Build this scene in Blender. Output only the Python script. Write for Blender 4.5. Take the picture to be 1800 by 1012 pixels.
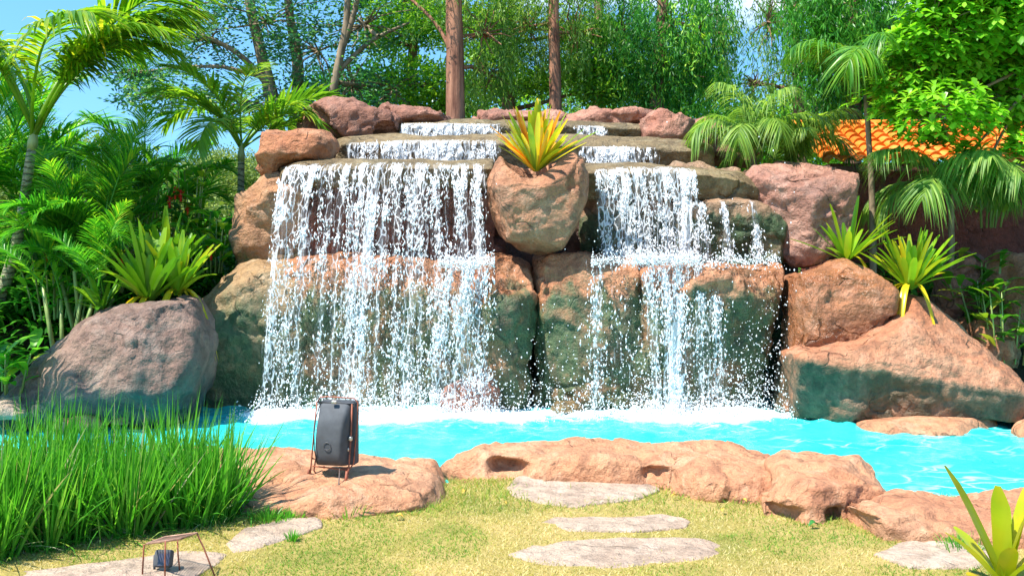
import bpy, math, random
import numpy as np
from mathutils import Vector, Matrix
for o in list(bpy.data.objects): bpy.data.objects.remove(o)
sc = bpy.context.scene
R = math.radians
# ------------------------------------------------------------------ camera
F = 1700.0; HZ = 430.0; H = 1.65
cd = bpy.data.cameras.new('camera'); cam = bpy.data.objects.new('camera', cd)
sc.collection.objects.link(cam); sc.camera = cam
cd.sensor_width = 36; cd.lens = 36*F/1800; cd.shift_y = -(506-HZ)/1800
cd.clip_end = 3000; cd.clip_start = .05
cam.location = (0, 0, H); cam.rotation_euler = (R(90), 0, 0)
# ------------------------------------------------------------------ light
SUN = Vector((-0.43, -0.31, 0.90)).normalized()
elev = math.asin(SUN.z)
w = bpy.data.worlds.new('World'); sc.world = w; w.use_nodes = True
nt = w.node_tree; nt.nodes.clear()
def N(nt, t, **kw):
    n = nt.nodes.new(t)
    for k, v in kw.items():
        if hasattr(n, k): setattr(n, k, v)
    return n
out = N(nt, 'ShaderNodeOutputWorld'); bg = N(nt, 'ShaderNodeBackground'); sky = N(nt, 'ShaderNodeTexSky')
sky.sky_type = 'NISHITA'; sky.sun_disc = False; sky.sun_elevation = elev
sky.sun_rotation = math.atan2(SUN.x, SUN.y)
sky.air_density = 1.0; sky.dust_density = 0.0; sky.ozone_density = 2.0
bg.inputs[1].default_value = 0.15
hs = N(nt, 'ShaderNodeHueSaturation'); hs.inputs['Hue'].default_value = .487; hs.inputs['Saturation'].default_value = 1.2; hs.inputs['Value'].default_value = 1.0
tcw = N(nt, 'ShaderNodeTexCoord'); mpw = N(nt, 'ShaderNodeMapping'); mpw.inputs['Scale'].default_value = (1, 1, 2.6)
mpw.inputs['Location'].default_value = (.35, .1, .62)
nzw = N(nt, 'ShaderNodeTexNoise'); nzw.inputs['Scale'].default_value = 2.6; nzw.inputs['Detail'].default_value = 7; nzw.inputs['Roughness'].default_value = .55
rpw = N(nt, 'ShaderNodeValToRGB'); rpw.color_ramp.elements[0].position = .59; rpw.color_ramp.elements[1].position = .72
mxw = N(nt, 'ShaderNodeMixRGB'); mxw.inputs[2].default_value = (5.6, 5.8, 6.2, 1)
L = nt.links.new
L(tcw.outputs['Generated'], mpw.inputs[0])
va = N(nt, 'ShaderNodeVectorMath'); va.operation = 'ADD'; va.inputs[1].default_value = (0, 0, .20); L(tcw.outputs['Generated'], va.inputs[0])
vn = N(nt, 'ShaderNodeVectorMath'); vn.operation = 'NORMALIZE'; L(va.outputs[0], vn.inputs[0]); L(vn.outputs[0], sky.inputs[0]);  L(mpw.outputs[0], nzw.inputs['Vector']); L(nzw.outputs[0], rpw.inputs[0])
L(sky.outputs[0], hs.inputs['Color']); L(hs.outputs[0], mxw.inputs[1]); L(rpw.outputs[0], mxw.inputs[0])
L(mxw.outputs[0], bg.inputs[0]); L(bg.outputs[0], out.inputs[0])
sl = bpy.data.lights.new('sun', 'SUN'); so = bpy.data.objects.new('sun', sl); sc.collection.objects.link(so)
sl.energy = 4.7; sl.angle = R(.5); sl.color = (1, .95, .86)
so.rotation_euler = SUN.to_track_quat('Z', 'Y').to_euler()
sc.view_settings.view_transform = 'Standard'; sc.view_settings.look = 'None'
sc.view_settings.exposure = 1.15; sc.view_settings.gamma = 1
sc.render.engine = 'CYCLES'
sc.cycles.max_bounces = 6; sc.cycles.transparent_max_bounces = 12

# ------------------------------------------------------------------ helpers
rng = np.random.default_rng(7); random.seed(7)
def P(px, py, Y): return np.array(((px-900)/F*Y, Y, H+(HZ-py)/F*Y))
def G(px, py, z=0.0):
    Y = (H-z)*F/(py-HZ); return np.array(((px-900)/F*Y, Y, z))
def U(a, b, n=None): return rng.uniform(a, b, n)

def _hash(i, j, k, s):
    h = (i*374761393 + j*668265263 + k*2147483647 + s*974711) & 0xffffffff
    h = ((h ^ (h >> 13))*1274126177) & 0xffffffff
    return ((h ^ (h >> 16)) & 0xffff)/65535.0*2-1
def vnoise(p, scale, seed=0):
    q = p*scale; i = np.floor(q).astype(np.int64); f = q-i; f = f*f*(3-2*f)
    r = 0
    for a in (0, 1):
        for b in (0, 1):
            for c in (0, 1):
                wt = (f[:, 0] if a else 1-f[:, 0])*(f[:, 1] if b else 1-f[:, 1])*(f[:, 2] if c else 1-f[:, 2])
                r = r+wt*_hash(i[:, 0]+a, i[:, 1]+b, i[:, 2]+c, seed)
    return r
def facet(p, scale, seed):
    q = p*scale; i0 = np.floor(q).astype(np.int64); best = np.full(len(p), 1e9); out = np.zeros(len(p))
    for a in (-1, 0, 1):
        for b in (-1, 0, 1):
            for c in (-1, 0, 1):
                i, j, k = i0[:, 0]+a, i0[:, 1]+b, i0[:, 2]+c
                d = np.stack([q[:, 0]-i-.5-.42*_hash(i, j, k, seed), q[:, 1]-j-.5-.42*_hash(i, j, k, seed+1), q[:, 2]-k-.5-.42*_hash(i, j, k, seed+2)], -1)
                r = (d**2).sum(1); m = r < best; best = np.where(m, r, best)
                v = d[:, 0]*_hash(i, j, k, seed+3)+d[:, 1]*_hash(i, j, k, seed+4)+d[:, 2]*_hash(i, j, k, seed+5)+.35*_hash(i, j, k, seed+6)
                out = np.where(m, v, out)
    return out/scale
def sstep(a, b, x):
    t = np.clip((x-a)/(b-a), 0, 1); return t*t*(3-2*t)

def rawmesh(name, V, Fq, tint=None, smooth=True):
    V = np.asarray(V, np.float32).reshape(-1, 3); Fq = np.asarray(Fq, np.int32)
    k = Fq.shape[1]; m = bpy.data.meshes.new(name)
    m.vertices.add(len(V)); m.vertices.foreach_set('co', V.ravel())
    m.loops.add(Fq.size); m.loops.foreach_set('vertex_index', Fq.ravel())
    m.polygons.add(len(Fq)); m.polygons.foreach_set('loop_start', np.arange(len(Fq), dtype=np.int32)*k)
    m.polygons.foreach_set('loop_total', np.full(len(Fq), k, np.int32))
    m.polygons.foreach_set('use_smooth', np.full(len(Fq), smooth))
    if tint is not None:
        a = m.attributes.new('tint', 'FLOAT', 'POINT'); a.data.foreach_set('value', np.asarray(tint, np.float32).ravel())
    m.update(calc_edges=True); return m
def link(name, me, mat=None, parent=None, loc=None):
    o = bpy.data.objects.new(name, me); sc.collection.objects.link(o)
    if mat and not len(me.materials): me.materials.append(mat)
    if parent: o.parent = parent
    if loc is not None: o.location = loc
    return o
def tag(o, label=None, cat=None, group=None, kind=None):
    if label: o['label'] = label
    if cat: o['category'] = cat
    if group: o['group'] = group
    if kind: o['kind'] = kind
    return o
def empty(name, loc, label, cat, group=None):
    o = bpy.data.objects.new(name, None); sc.collection.objects.link(o); o.location = tuple(loc)
    o.empty_display_size = .1
    return tag(o, label, cat, group)
class MB:
    """collects quads/tris as python lists"""
    def __init__(s): s.v = []; s.f = []; s.t = []
    def add(s, V, Fc, t=.5):
        b = len(s.v); s.v += [tuple(map(float, x)) for x in V]; s.f += [tuple(int(i)+b for i in f) for f in Fc]
        s.t += list(t) if hasattr(t, '__len__') else [t]*len(V)
    def tube(s, pts, rad, k=8, cap=True, t=.5, wob=0):
        pts = [Vector(tuple(map(float, p))) for p in pts]; n = len(pts)
        if not hasattr(rad, '__len__'): rad = [rad]*n
        V = []; up = Vector((0, 0, 1)); ref = None
        for i, p in enumerate(pts):
            d = (pts[min(i+1, n-1)]-pts[max(i-1, 0)]).normalized()
            if ref is None:
                ref = d.cross(up if abs(d.z) < .9 else Vector((1, 0, 0))).normalized()
            a = (ref-d*ref.dot(d)).normalized(); b = d.cross(a); ref = a
            for j in range(k):
                an = 2*math.pi*j/k; r = rad[i]*(1+wob*random.uniform(-1, 1)); V.append(p+(a*math.cos(an)+b*math.sin(an))*r)
        Fc = [(i*k+j, i*k+(j+1) % k, (i+1)*k+(j+1) % k, (i+1)*k+j) for i in range(n-1) for j in range(k)]
        if cap: Fc += [tuple(range(k))[::-1], tuple((n-1)*k+j for j in range(k))]
        s.add(V, Fc, t)
    def box(s, c, d, M=None):
        c = Vector(tuple(map(float, c))); V = [Vector((x*d[0]/2, y*d[1]/2, z*d[2]/2)) for x in (-1, 1) for y in (-1, 1) for z in (-1, 1)]
        if M: V = [M @ v for v in V]
        s.add([c+v for v in V], [(0, 1, 3, 2), (4, 6, 7, 5), (0, 4, 5, 1), (2, 3, 7, 6), (0, 2, 6, 4), (1, 5, 7, 3)])
    def build(s, name, mat, parent=None, smooth=True, origin=None, bevel=0):
        o3 = Vector(tuple(map(float, origin))) if origin is not None else Vector((0, 0, 0))
        m = bpy.data.meshes.new(name); m.from_pydata([Vector(v)-o3 for v in s.v], [], s.f)
        a = m.attributes.new('tint', 'FLOAT', 'POINT'); a.data.foreach_set('value', s.t)
        for p in m.polygons: p.use_smooth = smooth
        m.update(); o = link(name, m, mat, parent, tuple(o3) if origin is not None else None)
        if bevel:
            b = o.modifiers.new('bevel', 'BEVEL'); b.width = bevel; b.segments = 2; b.limit_method = 'ANGLE'
        return o

# ------------------------------------------------------------------ materials
MATS = {}
def newmat(name):
    m = bpy.data.materials.new(name); m.use_nodes = True; m.node_tree.nodes.clear(); return m, m.node_tree
def ramp(nt, stops, fac):
    r = N(nt, 'ShaderNodeValToRGB'); e = r.color_ramp.elements
    while len(e) < len(stops): e.new(.5)
    for i, (p, c) in enumerate(stops):
        e[i].position = p; e[i].color = (*c, 1) if len(c) == 3 else c
    nt.links.new(fac, r.inputs[0]); return r.outputs[0]
def noise(nt, vec, scale, detail=4, rough=.55, dist=0):
    n = N(nt, 'ShaderNodeTexNoise'); n.inputs['Scale'].default_value = scale; n.inputs['Detail'].default_value = detail
    n.inputs['Roughness'].default_value = rough; n.inputs['Distortion'].default_value = dist
    if vec is not None: nt.links.new(vec, n.inputs['Vector'])
    return n.outputs[0]
def math_(nt, op, a, b=None, c=None, clamp=False):
    n = N(nt, 'ShaderNodeMath'); n.operation = op; n.use_clamp = clamp
    for i, x in enumerate((a, b, c)):
        if x is None: continue
        if isinstance(x, (int, float)): n.inputs[i].default_value = x
        else: nt.links.new(x, n.inputs[i])
    return n.outputs[0]
def mix(nt, f, a, b, mode='MIX'):
    n = N(nt, 'ShaderNodeMixRGB'); n.blend_type = mode
    for i, x in enumerate((f, a, b)):
        if isinstance(x, (int, float)): n.inputs[i].default_value = x
        elif isinstance(x, tuple): n.inputs[i].default_value = (*x, 1)
        else: nt.links.new(x, n.inputs[i])
    return n.outputs[0]
def mapr(nt, v, a, b, c=0., d=1.):
    n = N(nt, 'ShaderNodeMapRange'); n.interpolation_type = 'SMOOTHSTEP'; nt.links.new(v, n.inputs[0])
    for i, x in zip((1, 2, 3, 4), (a, b, c, d)): n.inputs[i].default_value = x
    return n.outputs[0]
def princ(nt, col, rough=.6, spec=.5, normal=None):
    p = N(nt, 'ShaderNodeBsdfPrincipled'); o = N(nt, 'ShaderNodeOutputMaterial')
    if isinstance(col, tuple): p.inputs['Base Color'].default_value = (*col, 1)
    else: nt.links.new(col, p.inputs['Base Color'])
    if isinstance(rough, (int, float)): p.inputs['Roughness'].default_value = rough
    else: nt.links.new(rough, p.inputs['Roughness'])
    p.inputs['Specular IOR Level'].default_value = spec
    if normal: nt.links.new(normal, p.inputs['Normal'])
    nt.links.new(p.outputs[0], o.inputs[0]); return p, o
def bump(nt, h, strength, dist=.02, n=None):
    b = N(nt, 'ShaderNodeBump'); b.inputs['Strength'].default_value = strength; b.inputs['Distance'].default_value = dist
    nt.links.new(h, b.inputs['Height'])
    if n: nt.links.new(n, b.inputs['Normal'])
    return b.outputs[0]

def rockmat(name, c1, c2, c3, alg=None, algc=((.11, .07, .035), (.08, .125, .05), (.28, .15, .075)), wet=0., soft=.25, grime=.35, slope=0., namp=1.1):
    if name in MATS: return MATS[name]
    m, t = newmat(name); g = N(t, 'ShaderNodeNewGeometry'); pos = g.outputs['Position']
    big = noise(t, pos, 1.5, 5, .6, .4); mid = noise(t, pos, 7, 6, .65); fine = noise(t, pos, 45, 5, .7)
    col = ramp(t, [(.3, c1), (.5, c2), (.7, c3)], big)
    col = mix(t, mapr(t, noise(t, pos, 1.1, 5, .7, 1.2), .50, .66, 0, .5*grime/.35), col, (c1[0]*.62, c1[1]*.95, c1[2]*1.2))
    col = mix(t, mapr(t, mid, .42, .68, 0, .6), col, tuple(x*.5 for x in c1))
    col = mix(t, mapr(t, noise(t, pos, 3.3, 7, .7, .8), .52, .62, 0, .45), col, (min(1, c3[0]*1.15), c3[1]*1.25, c3[2]*1.35))
    col = mix(t, .35, col, ramp(t, [(.3, (.45, .45, .45)), (.65, (1.25, 1.2, 1.15))], fine), 'MULTIPLY')
    # dark hairline cracks
    v = N(t, 'ShaderNodeTexVoronoi'); v.feature = 'DISTANCE_TO_EDGE'; v.inputs['Scale'].default_value = 1.7
    wv = mix(t, .35, pos, noise_col(t, pos, 3.0)); t.links.new(wv, v.inputs['Vector'])
    crack = mapr(t, v.outputs[0], .0, .018, 1, 0)
    crack = math_(t, 'MULTIPLY', crack, mapr(t, noise(t, pos, 2.2, 3), .52, .62))
    col = mix(t, math_(t, 'MULTIPLY', crack, grime), col, tuple(x*.2 for x in c1))
    rough = .75 if not wet else None
    amask = None
    if alg is not None:
        mp = N(t, 'ShaderNodeMapping'); mp.inputs['Scale'].default_value = (1, 1, .35); t.links.new(pos, mp.inputs[0])
        drip = noise(t, mp.outputs[0], 4.5, 6, .65)
        sx = N(t, 'ShaderNodeSeparateXYZ'); t.links.new(pos, sx.inputs[0])
        zz = math_(t, 'ADD', sx.outputs[2], math_(t, 'MULTIPLY', math_(t, 'SUBTRACT', drip, .5), namp))
        if slope: zz = math_(t, 'ADD', zz, math_(t, 'MULTIPLY', math_(t, 'SUBTRACT', sx.outputs[0], 2.65), -slope))
        amask = mapr(t, zz, alg-soft, alg+soft*.4, 1, 0)
        ac = ramp(t, [(.32, algc[0]), (.5, algc[1]), (.64, algc[2]), (.8, algc[0])], noise(t, mp.outputs[0], 2.3, 6, .7))
        ac = mix(t, .5, ac, ramp(t, [(.35, (.4, .4, .4)), (.7, (1.5, 1.5, 1.5))], noise(t, pos, 18, 6, .7)), 'MULTIPLY')
        amask = math_(t, 'MULTIPLY', amask, mapr(t, noise(t, pos, 2.6, 6, .7, .6), .34, .52, .35, 1))
        col = mix(t, amask, col, ac)
    h = math_(t, 'ADD', math_(t, 'MULTIPLY', noise(t, pos, 9, 8, .62), 1.0), math_(t, 'MULTIPLY', crack, -.35))
    nb = bump(t, h, 1., .09); nb = bump(t, fine, .7, .014, nb)
    if wet:
        rough = mapr(t, noise(t, pos, 3.5, 4), .35, .65, .8-.62*wet, .85-.3*wet)
    princ(t, col, rough, .5, nb)
    MATS[name] = m; return m
def noise_col(t, vec, scale):
    n = N(t, 'ShaderNodeTexNoise'); n.inputs['Scale'].default_value = scale; t.links.new(vec, n.inputs['Vector'])
    return n.outputs[1]

def leafmat(name, stops, rough=.45, trans=.35, spec=.35):
    if name in MATS: return MATS[name]
    m, t = newmat(name); a = N(t, 'ShaderNodeAttribute'); a.attribute_name = 'tint'
    col = ramp(t, stops, a.outputs['Fac'])
    g = N(t, 'ShaderNodeNewGeometry')
    col = mix(t, .4, col, ramp(t, [(.3, (.62, .62, .55)), (.7, (1.3, 1.25, 1.2))], noise(t, g.outputs['Position'], 5, 4)), 'MULTIPLY')
    p, o = princ(t, col, rough, spec)
    tr = N(t, 'ShaderNodeBsdfTranslucent'); t.links.new(mix(t, 1., col, (1.5, 1.5, .7), 'MULTIPLY'), tr.inputs[0])
    ms = N(t, 'ShaderNodeMixShader'); ms.inputs[0].default_value = trans
    t.links.new(p.outputs[0], ms.inputs[1]); t.links.new(tr.outputs[0], ms.inputs[2]); t.links.new(ms.outputs[0], o.inputs[0])
    MATS[name] = m; return m
def barkmat(name, c1, c2, zs=.25, sc_=9, rings=0):
    m, t = newmat(name); g = N(t, 'ShaderNodeNewGeometry'); mp = N(t, 'ShaderNodeMapping'); mp.inputs['Scale'].default_value = (1, 1, zs)
    t.links.new(g.outputs['Position'], mp.inputs[0]); n = noise(t, mp.outputs[0], sc_, 6, .65)
    col = ramp(t, [(.33, c1), (.62, c2)], n); h = n
    if rings:
        sx = N(t, 'ShaderNodeSeparateXYZ'); t.links.new(g.outputs['Position'], sx.inputs[0])
        rr = math_(t, 'SINE', math_(t, 'MULTIPLY', math_(t, 'ADD', sx.outputs[2], math_(t, 'MULTIPLY', noise(t, g.outputs['Position'], 4, 4), .16)), rings)); rr = mapr(t, rr, .55, .95)
        col = mix(t, math_(t, 'MULTIPLY', rr, .7), col, tuple(x*.3 for x in c1)); h = math_(t, 'SUBTRACT', n, rr)
    princ(t, col, .8, .3, bump(t, h, .8, .03)); return m
def plain(name, col, rough=.5, metal=0, var=.3, sc_=30, spec=.5, col2=None):
    m, t = newmat(name); tc = N(t, 'ShaderNodeTexCoord'); n = noise(t, tc.outputs['Object'], sc_, 5)
    c = ramp(t, [(.3, tuple(x*(1-var) for x in col)), (.7, col2 or tuple(min(1, x*(1+var)) for x in col))], n)
    p, o = princ(t, c, rough, spec, bump(t, n, .15, .004)); p.inputs['Metallic'].default_value = metal; return m

ORG = ((.36, .13, .055), (.46, .19, .085), (.52, .25, .13))
PNK = ((.31, .12, .075), (.42, .18, .115), (.48, .245, .165))
EDG = ((.50, .20, .10), (.62, .295, .15), (.64, .35, .20))
BRN = ((.15, .06, .035), (.24, .11, .06), (.30, .15, .09))
TAN = ((.13, .085, .035), (.24, .165, .075), (.32, .23, .12))
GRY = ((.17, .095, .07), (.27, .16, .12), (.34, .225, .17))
m_lower = rockmat('wet_lower_rock', *ORG, alg=1.22, wet=.8, soft=.14)
m_lowl = rockmat('wet_side_rock', (.30, .17, .07), (.40, .24, .11), (.44, .30, .17), alg=1.12, wet=.5, soft=.3)
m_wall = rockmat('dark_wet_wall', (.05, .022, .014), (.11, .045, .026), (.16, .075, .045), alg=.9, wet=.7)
m_back = rockmat('red_back_wall', (.12, .04, .025), (.26, .09, .055), (.34, .14, .09), wet=.5)
m_tan = rockmat('wet_tan_ledge', *TAN, wet=.7)
m_pink = rockmat('dusty_pink_rock', *PNK)
m_org = rockmat('orange_rock', *ORG)
m_brn = rockmat('top_brown_rock', (.22, .09, .055), (.32, .135, .085), (.39, .19, .13))
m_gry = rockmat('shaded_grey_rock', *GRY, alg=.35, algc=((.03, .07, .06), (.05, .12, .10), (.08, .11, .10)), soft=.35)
m_rr = rockmat('right_boulder', (.40, .15, .07), (.50, .21, .105), (.54, .27, .155), alg=.58, slope=-.13, algc=((.17, .085, .04), (.10, .085, .045), (.30, .17, .10)), soft=.05, namp=.35, wet=.3)
m_rw = rockmat('right_wet_boulder', (.28, .10, .04), (.42, .165, .07), (.48, .22, .12), alg=.2, wet=1.)
m_edge = rockmat('poolside_rock', *EDG, grime=.12)
m_step = rockmat('step_stone', (.47, .33, .24), (.53, .39, .29), (.57, .43, .32), grime=0)
m_shlf = rockmat('green_shelf', (.26, .15, .08), (.36, .21, .12), (.42, .28, .17), alg=2.05, algc=((.03, .04, .02), (.05, .09, .03), (.12, .11, .05)), wet=.5, soft=.12)
m_plt = rockmat('planter_rock', (.30, .12, .06), (.44, .20, .10), (.46, .25, .15), wet=.25)

# ------------------------------------------------------------------ ground
POOL = [(-6.0, 9.6), (-5.4, 8.6), (-3.9, 7.7), (-1.6, 7.0), (-.4, 6.9), (1.5, 7.1), (2.7, 6.5), (3.9, 6.25), (5.0, 6.1), (9.5, 6.0), (9.8, 9.0), (6, 10.6), (3, 11.2), (-3, 11.2), (-5, 10.6)]
def inpoly(x, y, poly):
    c = np.zeros_like(x, bool); n = len(poly)
    for i in range(n):
        x1, y1 = poly[i]; x2, y2 = poly[(i+1) % n]
        cond = ((y1 > y) != (y2 > y)) & (x < (x2-x1)*(y-y1)/(y2-y1+1e-12)+x1); c ^= cond
    return c
def dpoly(x, y, poly):
    d = np.full(x.shape, 1e9); n = len(poly)
    for i in range(n):
        a = np.array(poly[i]); b = np.array(poly[(i+1) % n]); ab = b-a
        t = np.clip(((x-a[0])*ab[0]+(y-a[1])*ab[1])/(ab@ab), 0, 1)
        d = np.minimum(d, np.hypot(x-a[0]-t*ab[0], y-a[1]-t*ab[1]))
    return np.where(inpoly(x, y, poly), -d, d)
def hgt(x, y):
    d = dpoly(x, y, POOL)
    z = -.75*sstep(.15, -.35, d)
    bl = sstep(9.3, 11.2, y)*sstep(-2.8, -4.0, x)*.75*(1+0*x)
    br = sstep(9.3, 11.5, y)*sstep(2.8, 4.5, x)*1.0
    bk = sstep(12, 14, y)*.6
    z = z+np.where(d > 0, np.maximum(np.maximum(bl, br), bk), 0)*sstep(0, .8, d)
    z = z+.02*vnoise(np.stack([x, y, 0*x], -1).reshape(-1, 3), 1.1, 3).reshape(x.shape)*(np.abs(x) < 40)
    return z
def axis(lo, hi, step, far):
    a = np.arange(lo, hi, step); e = []; s = step; v = hi
    while v < far: e.append(v); s *= 1.35; v += s
    e.append(far); b = []; s = step; v = lo-step
    while v > -far: b.append(v); s *= 1.35; v -= s
    b.append(-far); return np.array(b[::-1]+list(a)+e)
gx = axis(-9, 11, .12, 1500); gy = axis(2.5, 15, .12, 1500)
XX, YY = np.meshgrid(gx, gy); ZZ = hgt(XX, YY)
nx, ny = len(gx), len(gy); idx = np.arange(nx*ny).reshape(ny, nx)
Fg = np.stack([idx[:-1, :-1], idx[:-1, 1:], idx[1:, 1:], idx[1:, :-1]], -1).reshape(-1, 4)
mg, t = newmat('ground_lawn_soil'); g = N(t, 'ShaderNodeNewGeometry'); pos = g.outputs['Position']
lawn = ramp(t, [(.30, (.20, .21, .05)), (.46, (.36, .29, .09)), (.62, (.44, .33, .13)), (.78, (.26, .24, .06))], noise(t, pos, 1.4, 6, .7))
lawn = mix(t, .5, lawn, ramp(t, [(.3, (.5, .5, .4)), (.7, (1.4, 1.35, 1.2))], noise(t, pos, 60, 4, .7)), 'MULTIPLY')
sxy = N(t, 'ShaderNodeSeparateXYZ'); t.links.new(pos, sxy.inputs[0])
soil = ramp(t, [(.35, (.035, .028, .015)), (.6, (.07, .05, .03)), (.75, (.04, .07, .02))], noise(t, pos, 3, 6, .7))
col = mix(t, mapr(t, sxy.outputs[1], 8.0, 8.6), lawn, soil)
far = mapr(t, sxy.outputs[1], 16, 22); col = mix(t, far, col, (.05, .09, .02))
inw = mapr(t, sxy.outputs[2], -.25, -.08, 1, 0); col = mix(t, inw, col, (.05, .45, .5))
princ(t, col, .9, .2, bump(t, noise(t, pos, 40, 6, .7), .8, .03))
tag(link('ground', rawmesh('ground', np.stack([XX, YY, ZZ], -1), Fg), mg), 'yellow-green lawn and dark planted banks around the pool', 'ground', kind='structure')

# ------------------------------------------------------------------ pool water
WZ = -.07
wx = np.arange(-6.5, 10, .05); wy = np.arange(5.8, 11.3, .05)
WX, WY = np.meshgrid(wx, wy)
def PX(x, y): return 900+x/y*F
pp = np.stack([WX, WY, 0*WX], -1).reshape(-1, 3)
def shp(a): return a.reshape(WX.shape)
def gs(v, c, s): return np.exp(-((v-c)/s)**2)
pxw = PX(WX, WY)
foam = 1.25*gs(WY, 9.72, .28)*(sstep(400, 470, pxw)*sstep(960, 850, pxw)) + 1.25*gs(WY, 9.70, .27)*sstep(1080, 1180, pxw)*sstep(1400, 1270, pxw)
foam += .6*gs(WY, 9.8, .35)*sstep(400, 600, pxw)*sstep(1500, 1300, pxw)
foam += .12*sstep(1450, 1800, pxw)*gs(WY, 7.6, 1.5)  # white ripple glints on the right, painted in through the foam amount
foam += .22*gs(WY, 9.0, .5)*sstep(350, 600, pxw)*sstep(1500, 1300, pxw)
dist = np.exp(-np.abs(WY-9.6)/.9)
WZZ = WZ + shp(vnoise(pp, 3.5, 1))*.012*(1+2*dist) + shp(vnoise(pp, 9, 2))*.008*(1+3*dist) + np.clip(foam, 0, 1.2)*.05*(.5+.5*shp(vnoise(pp, 14, 5)))
widx = np.arange(WX.size).reshape(WX.shape)
Fw = np.stack([widx[:-1, :-1], widx[:-1, 1:], widx[1:, 1:], widx[1:, :-1]], -1).reshape(-1, 4)
mw, t = newmat('pool_water'); g = N(t, 'ShaderNodeNewGeometry'); pos = g.outputs['Position']
a = N(t, 'ShaderNodeAttribute'); a.attribute_name = 'tint'
mp = N(t, 'ShaderNodeMapping'); mp.inputs['Scale'].default_value = (.55, 1, 1); t.links.new(pos, mp.inputs[0])
col = ramp(t, [(.3, (.01, .38, .41)), (.52, (.03, .52, .51)), (.75, (.05, .63, .60))], noise(t, mp.outputs[0], 1.6, 4, .6))
n1 = noise(t, mp.outputs[0], 11, 7, .75, .8)
fm = math_(t, 'SUBTRACT', math_(t, 'ADD', a.outputs['Fac'], math_(t, 'MULTIPLY', n1, 1.3)), 1.0)
foam_glint_mask = mapr(t, fm, -.12, .30)
# bright ripple caustic net
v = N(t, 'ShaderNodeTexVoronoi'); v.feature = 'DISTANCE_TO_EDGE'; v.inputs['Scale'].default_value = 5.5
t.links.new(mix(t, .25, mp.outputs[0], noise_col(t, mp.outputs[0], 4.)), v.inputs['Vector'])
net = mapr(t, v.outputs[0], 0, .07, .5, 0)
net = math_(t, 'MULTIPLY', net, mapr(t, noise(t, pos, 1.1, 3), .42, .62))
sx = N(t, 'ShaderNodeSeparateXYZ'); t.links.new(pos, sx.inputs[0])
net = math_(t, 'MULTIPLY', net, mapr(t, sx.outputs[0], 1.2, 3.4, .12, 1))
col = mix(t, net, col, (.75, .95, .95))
col = mix(t, foam_glint_mask, col, ramp(t, [(.35, (.45, .74, .78)), (.55, (.80, .90, .92))], noise(t, pos, 16, 6, .7)))
p, o = princ(t, col, mapr(t, foam_glint_mask, 0, 1, .06, .7), .5, bump(t, noise(t, mp.outputs[0], 7, 6, .65, .3), .6, .05))
p.inputs['IOR'].default_value = 1.33; p.inputs['Specular IOR Level'].default_value = .35
tag(link('pool_water', rawmesh('pool_water', np.stack([WX, WY, WZZ], -1), Fw, foam), mw), 'turquoise pool water with white foam under the falls', 'water', kind='structure')

# ------------------------------------------------------------------ rocks
def resample(poly, n=96, closed=True):
    p = np.array(poly, float); q = np.vstack([p, p[:1]]); s = np.r_[0, np.cumsum(np.linalg.norm(np.diff(q, axis=0), axis=1))]
    u = np.linspace(0, s[-1], n, endpoint=False); return np.stack([np.interp(u, s, q[:, k]) for k in range(q.shape[1])], -1)
def closest(seg, b):
    a, c = np.array(seg[0], float), np.array(seg[-1], float); d = c-a; l = d@d
    t = np.clip(((b-a)@d)/l, 0, 1)[:, None] if l > 1e-9 else np.zeros((len(b), 1))
    return a+t*d
def pillow(rim, nose, axisv, tf, tb, n=3., rings=14):
    """rim: Nx3 closed loop; nose: 2 points (3D) of the ridge; grows tf along -axis and tb along +axis"""
    rim = np.array(rim); k = len(rim); a = closest(nose, rim); V = []
    for side, T in ((-1, tf), (1, tb)):
        rr = np.sin(np.linspace(math.pi/2, 0, rings))
        for i, r in enumerate(rr):
            if side == 1 and i == 0: continue
            V.append(a+(rim-a)*r+axisv*side*T*(1-r**n)**(1/n))
    A = V[:rings]; B = V[rings:]; V = np.vstack(V)
    Fc = []
    def strip(r0, r1, fl):
        j = np.arange(k); j2 = (j+1) % k; q = np.stack([r0*k+j, r0*k+j2, r1*k+j2, r1*k+j], -1); return q[:, ::-1] if fl else q
    for i in range(rings-1): Fc.append(strip(i, i+1, False))
    Fc.append(strip(0, rings, True))
    for i in range(rings, 2*rings-2): Fc.append(strip(i, i+1, True))
    return V, np.vstack(Fc)
def fp(poly, Y, tf=.4, tb=.5, nose=None, n=3.):
    """upright boulder: px outline seen at distance Y, front bulges tf nearer, back tb farther"""
    p2 = resample(poly); c = p2.mean(0)
    if nose is None: nose = [c, c]
    rim = np.array([P(x, y, Y) for x, y in p2]); ns = [P(x, y, Y) for x, y in nose]
    return pillow(rim, ns, np.array((0, 1., 0)), tf, tb, n)
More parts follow.
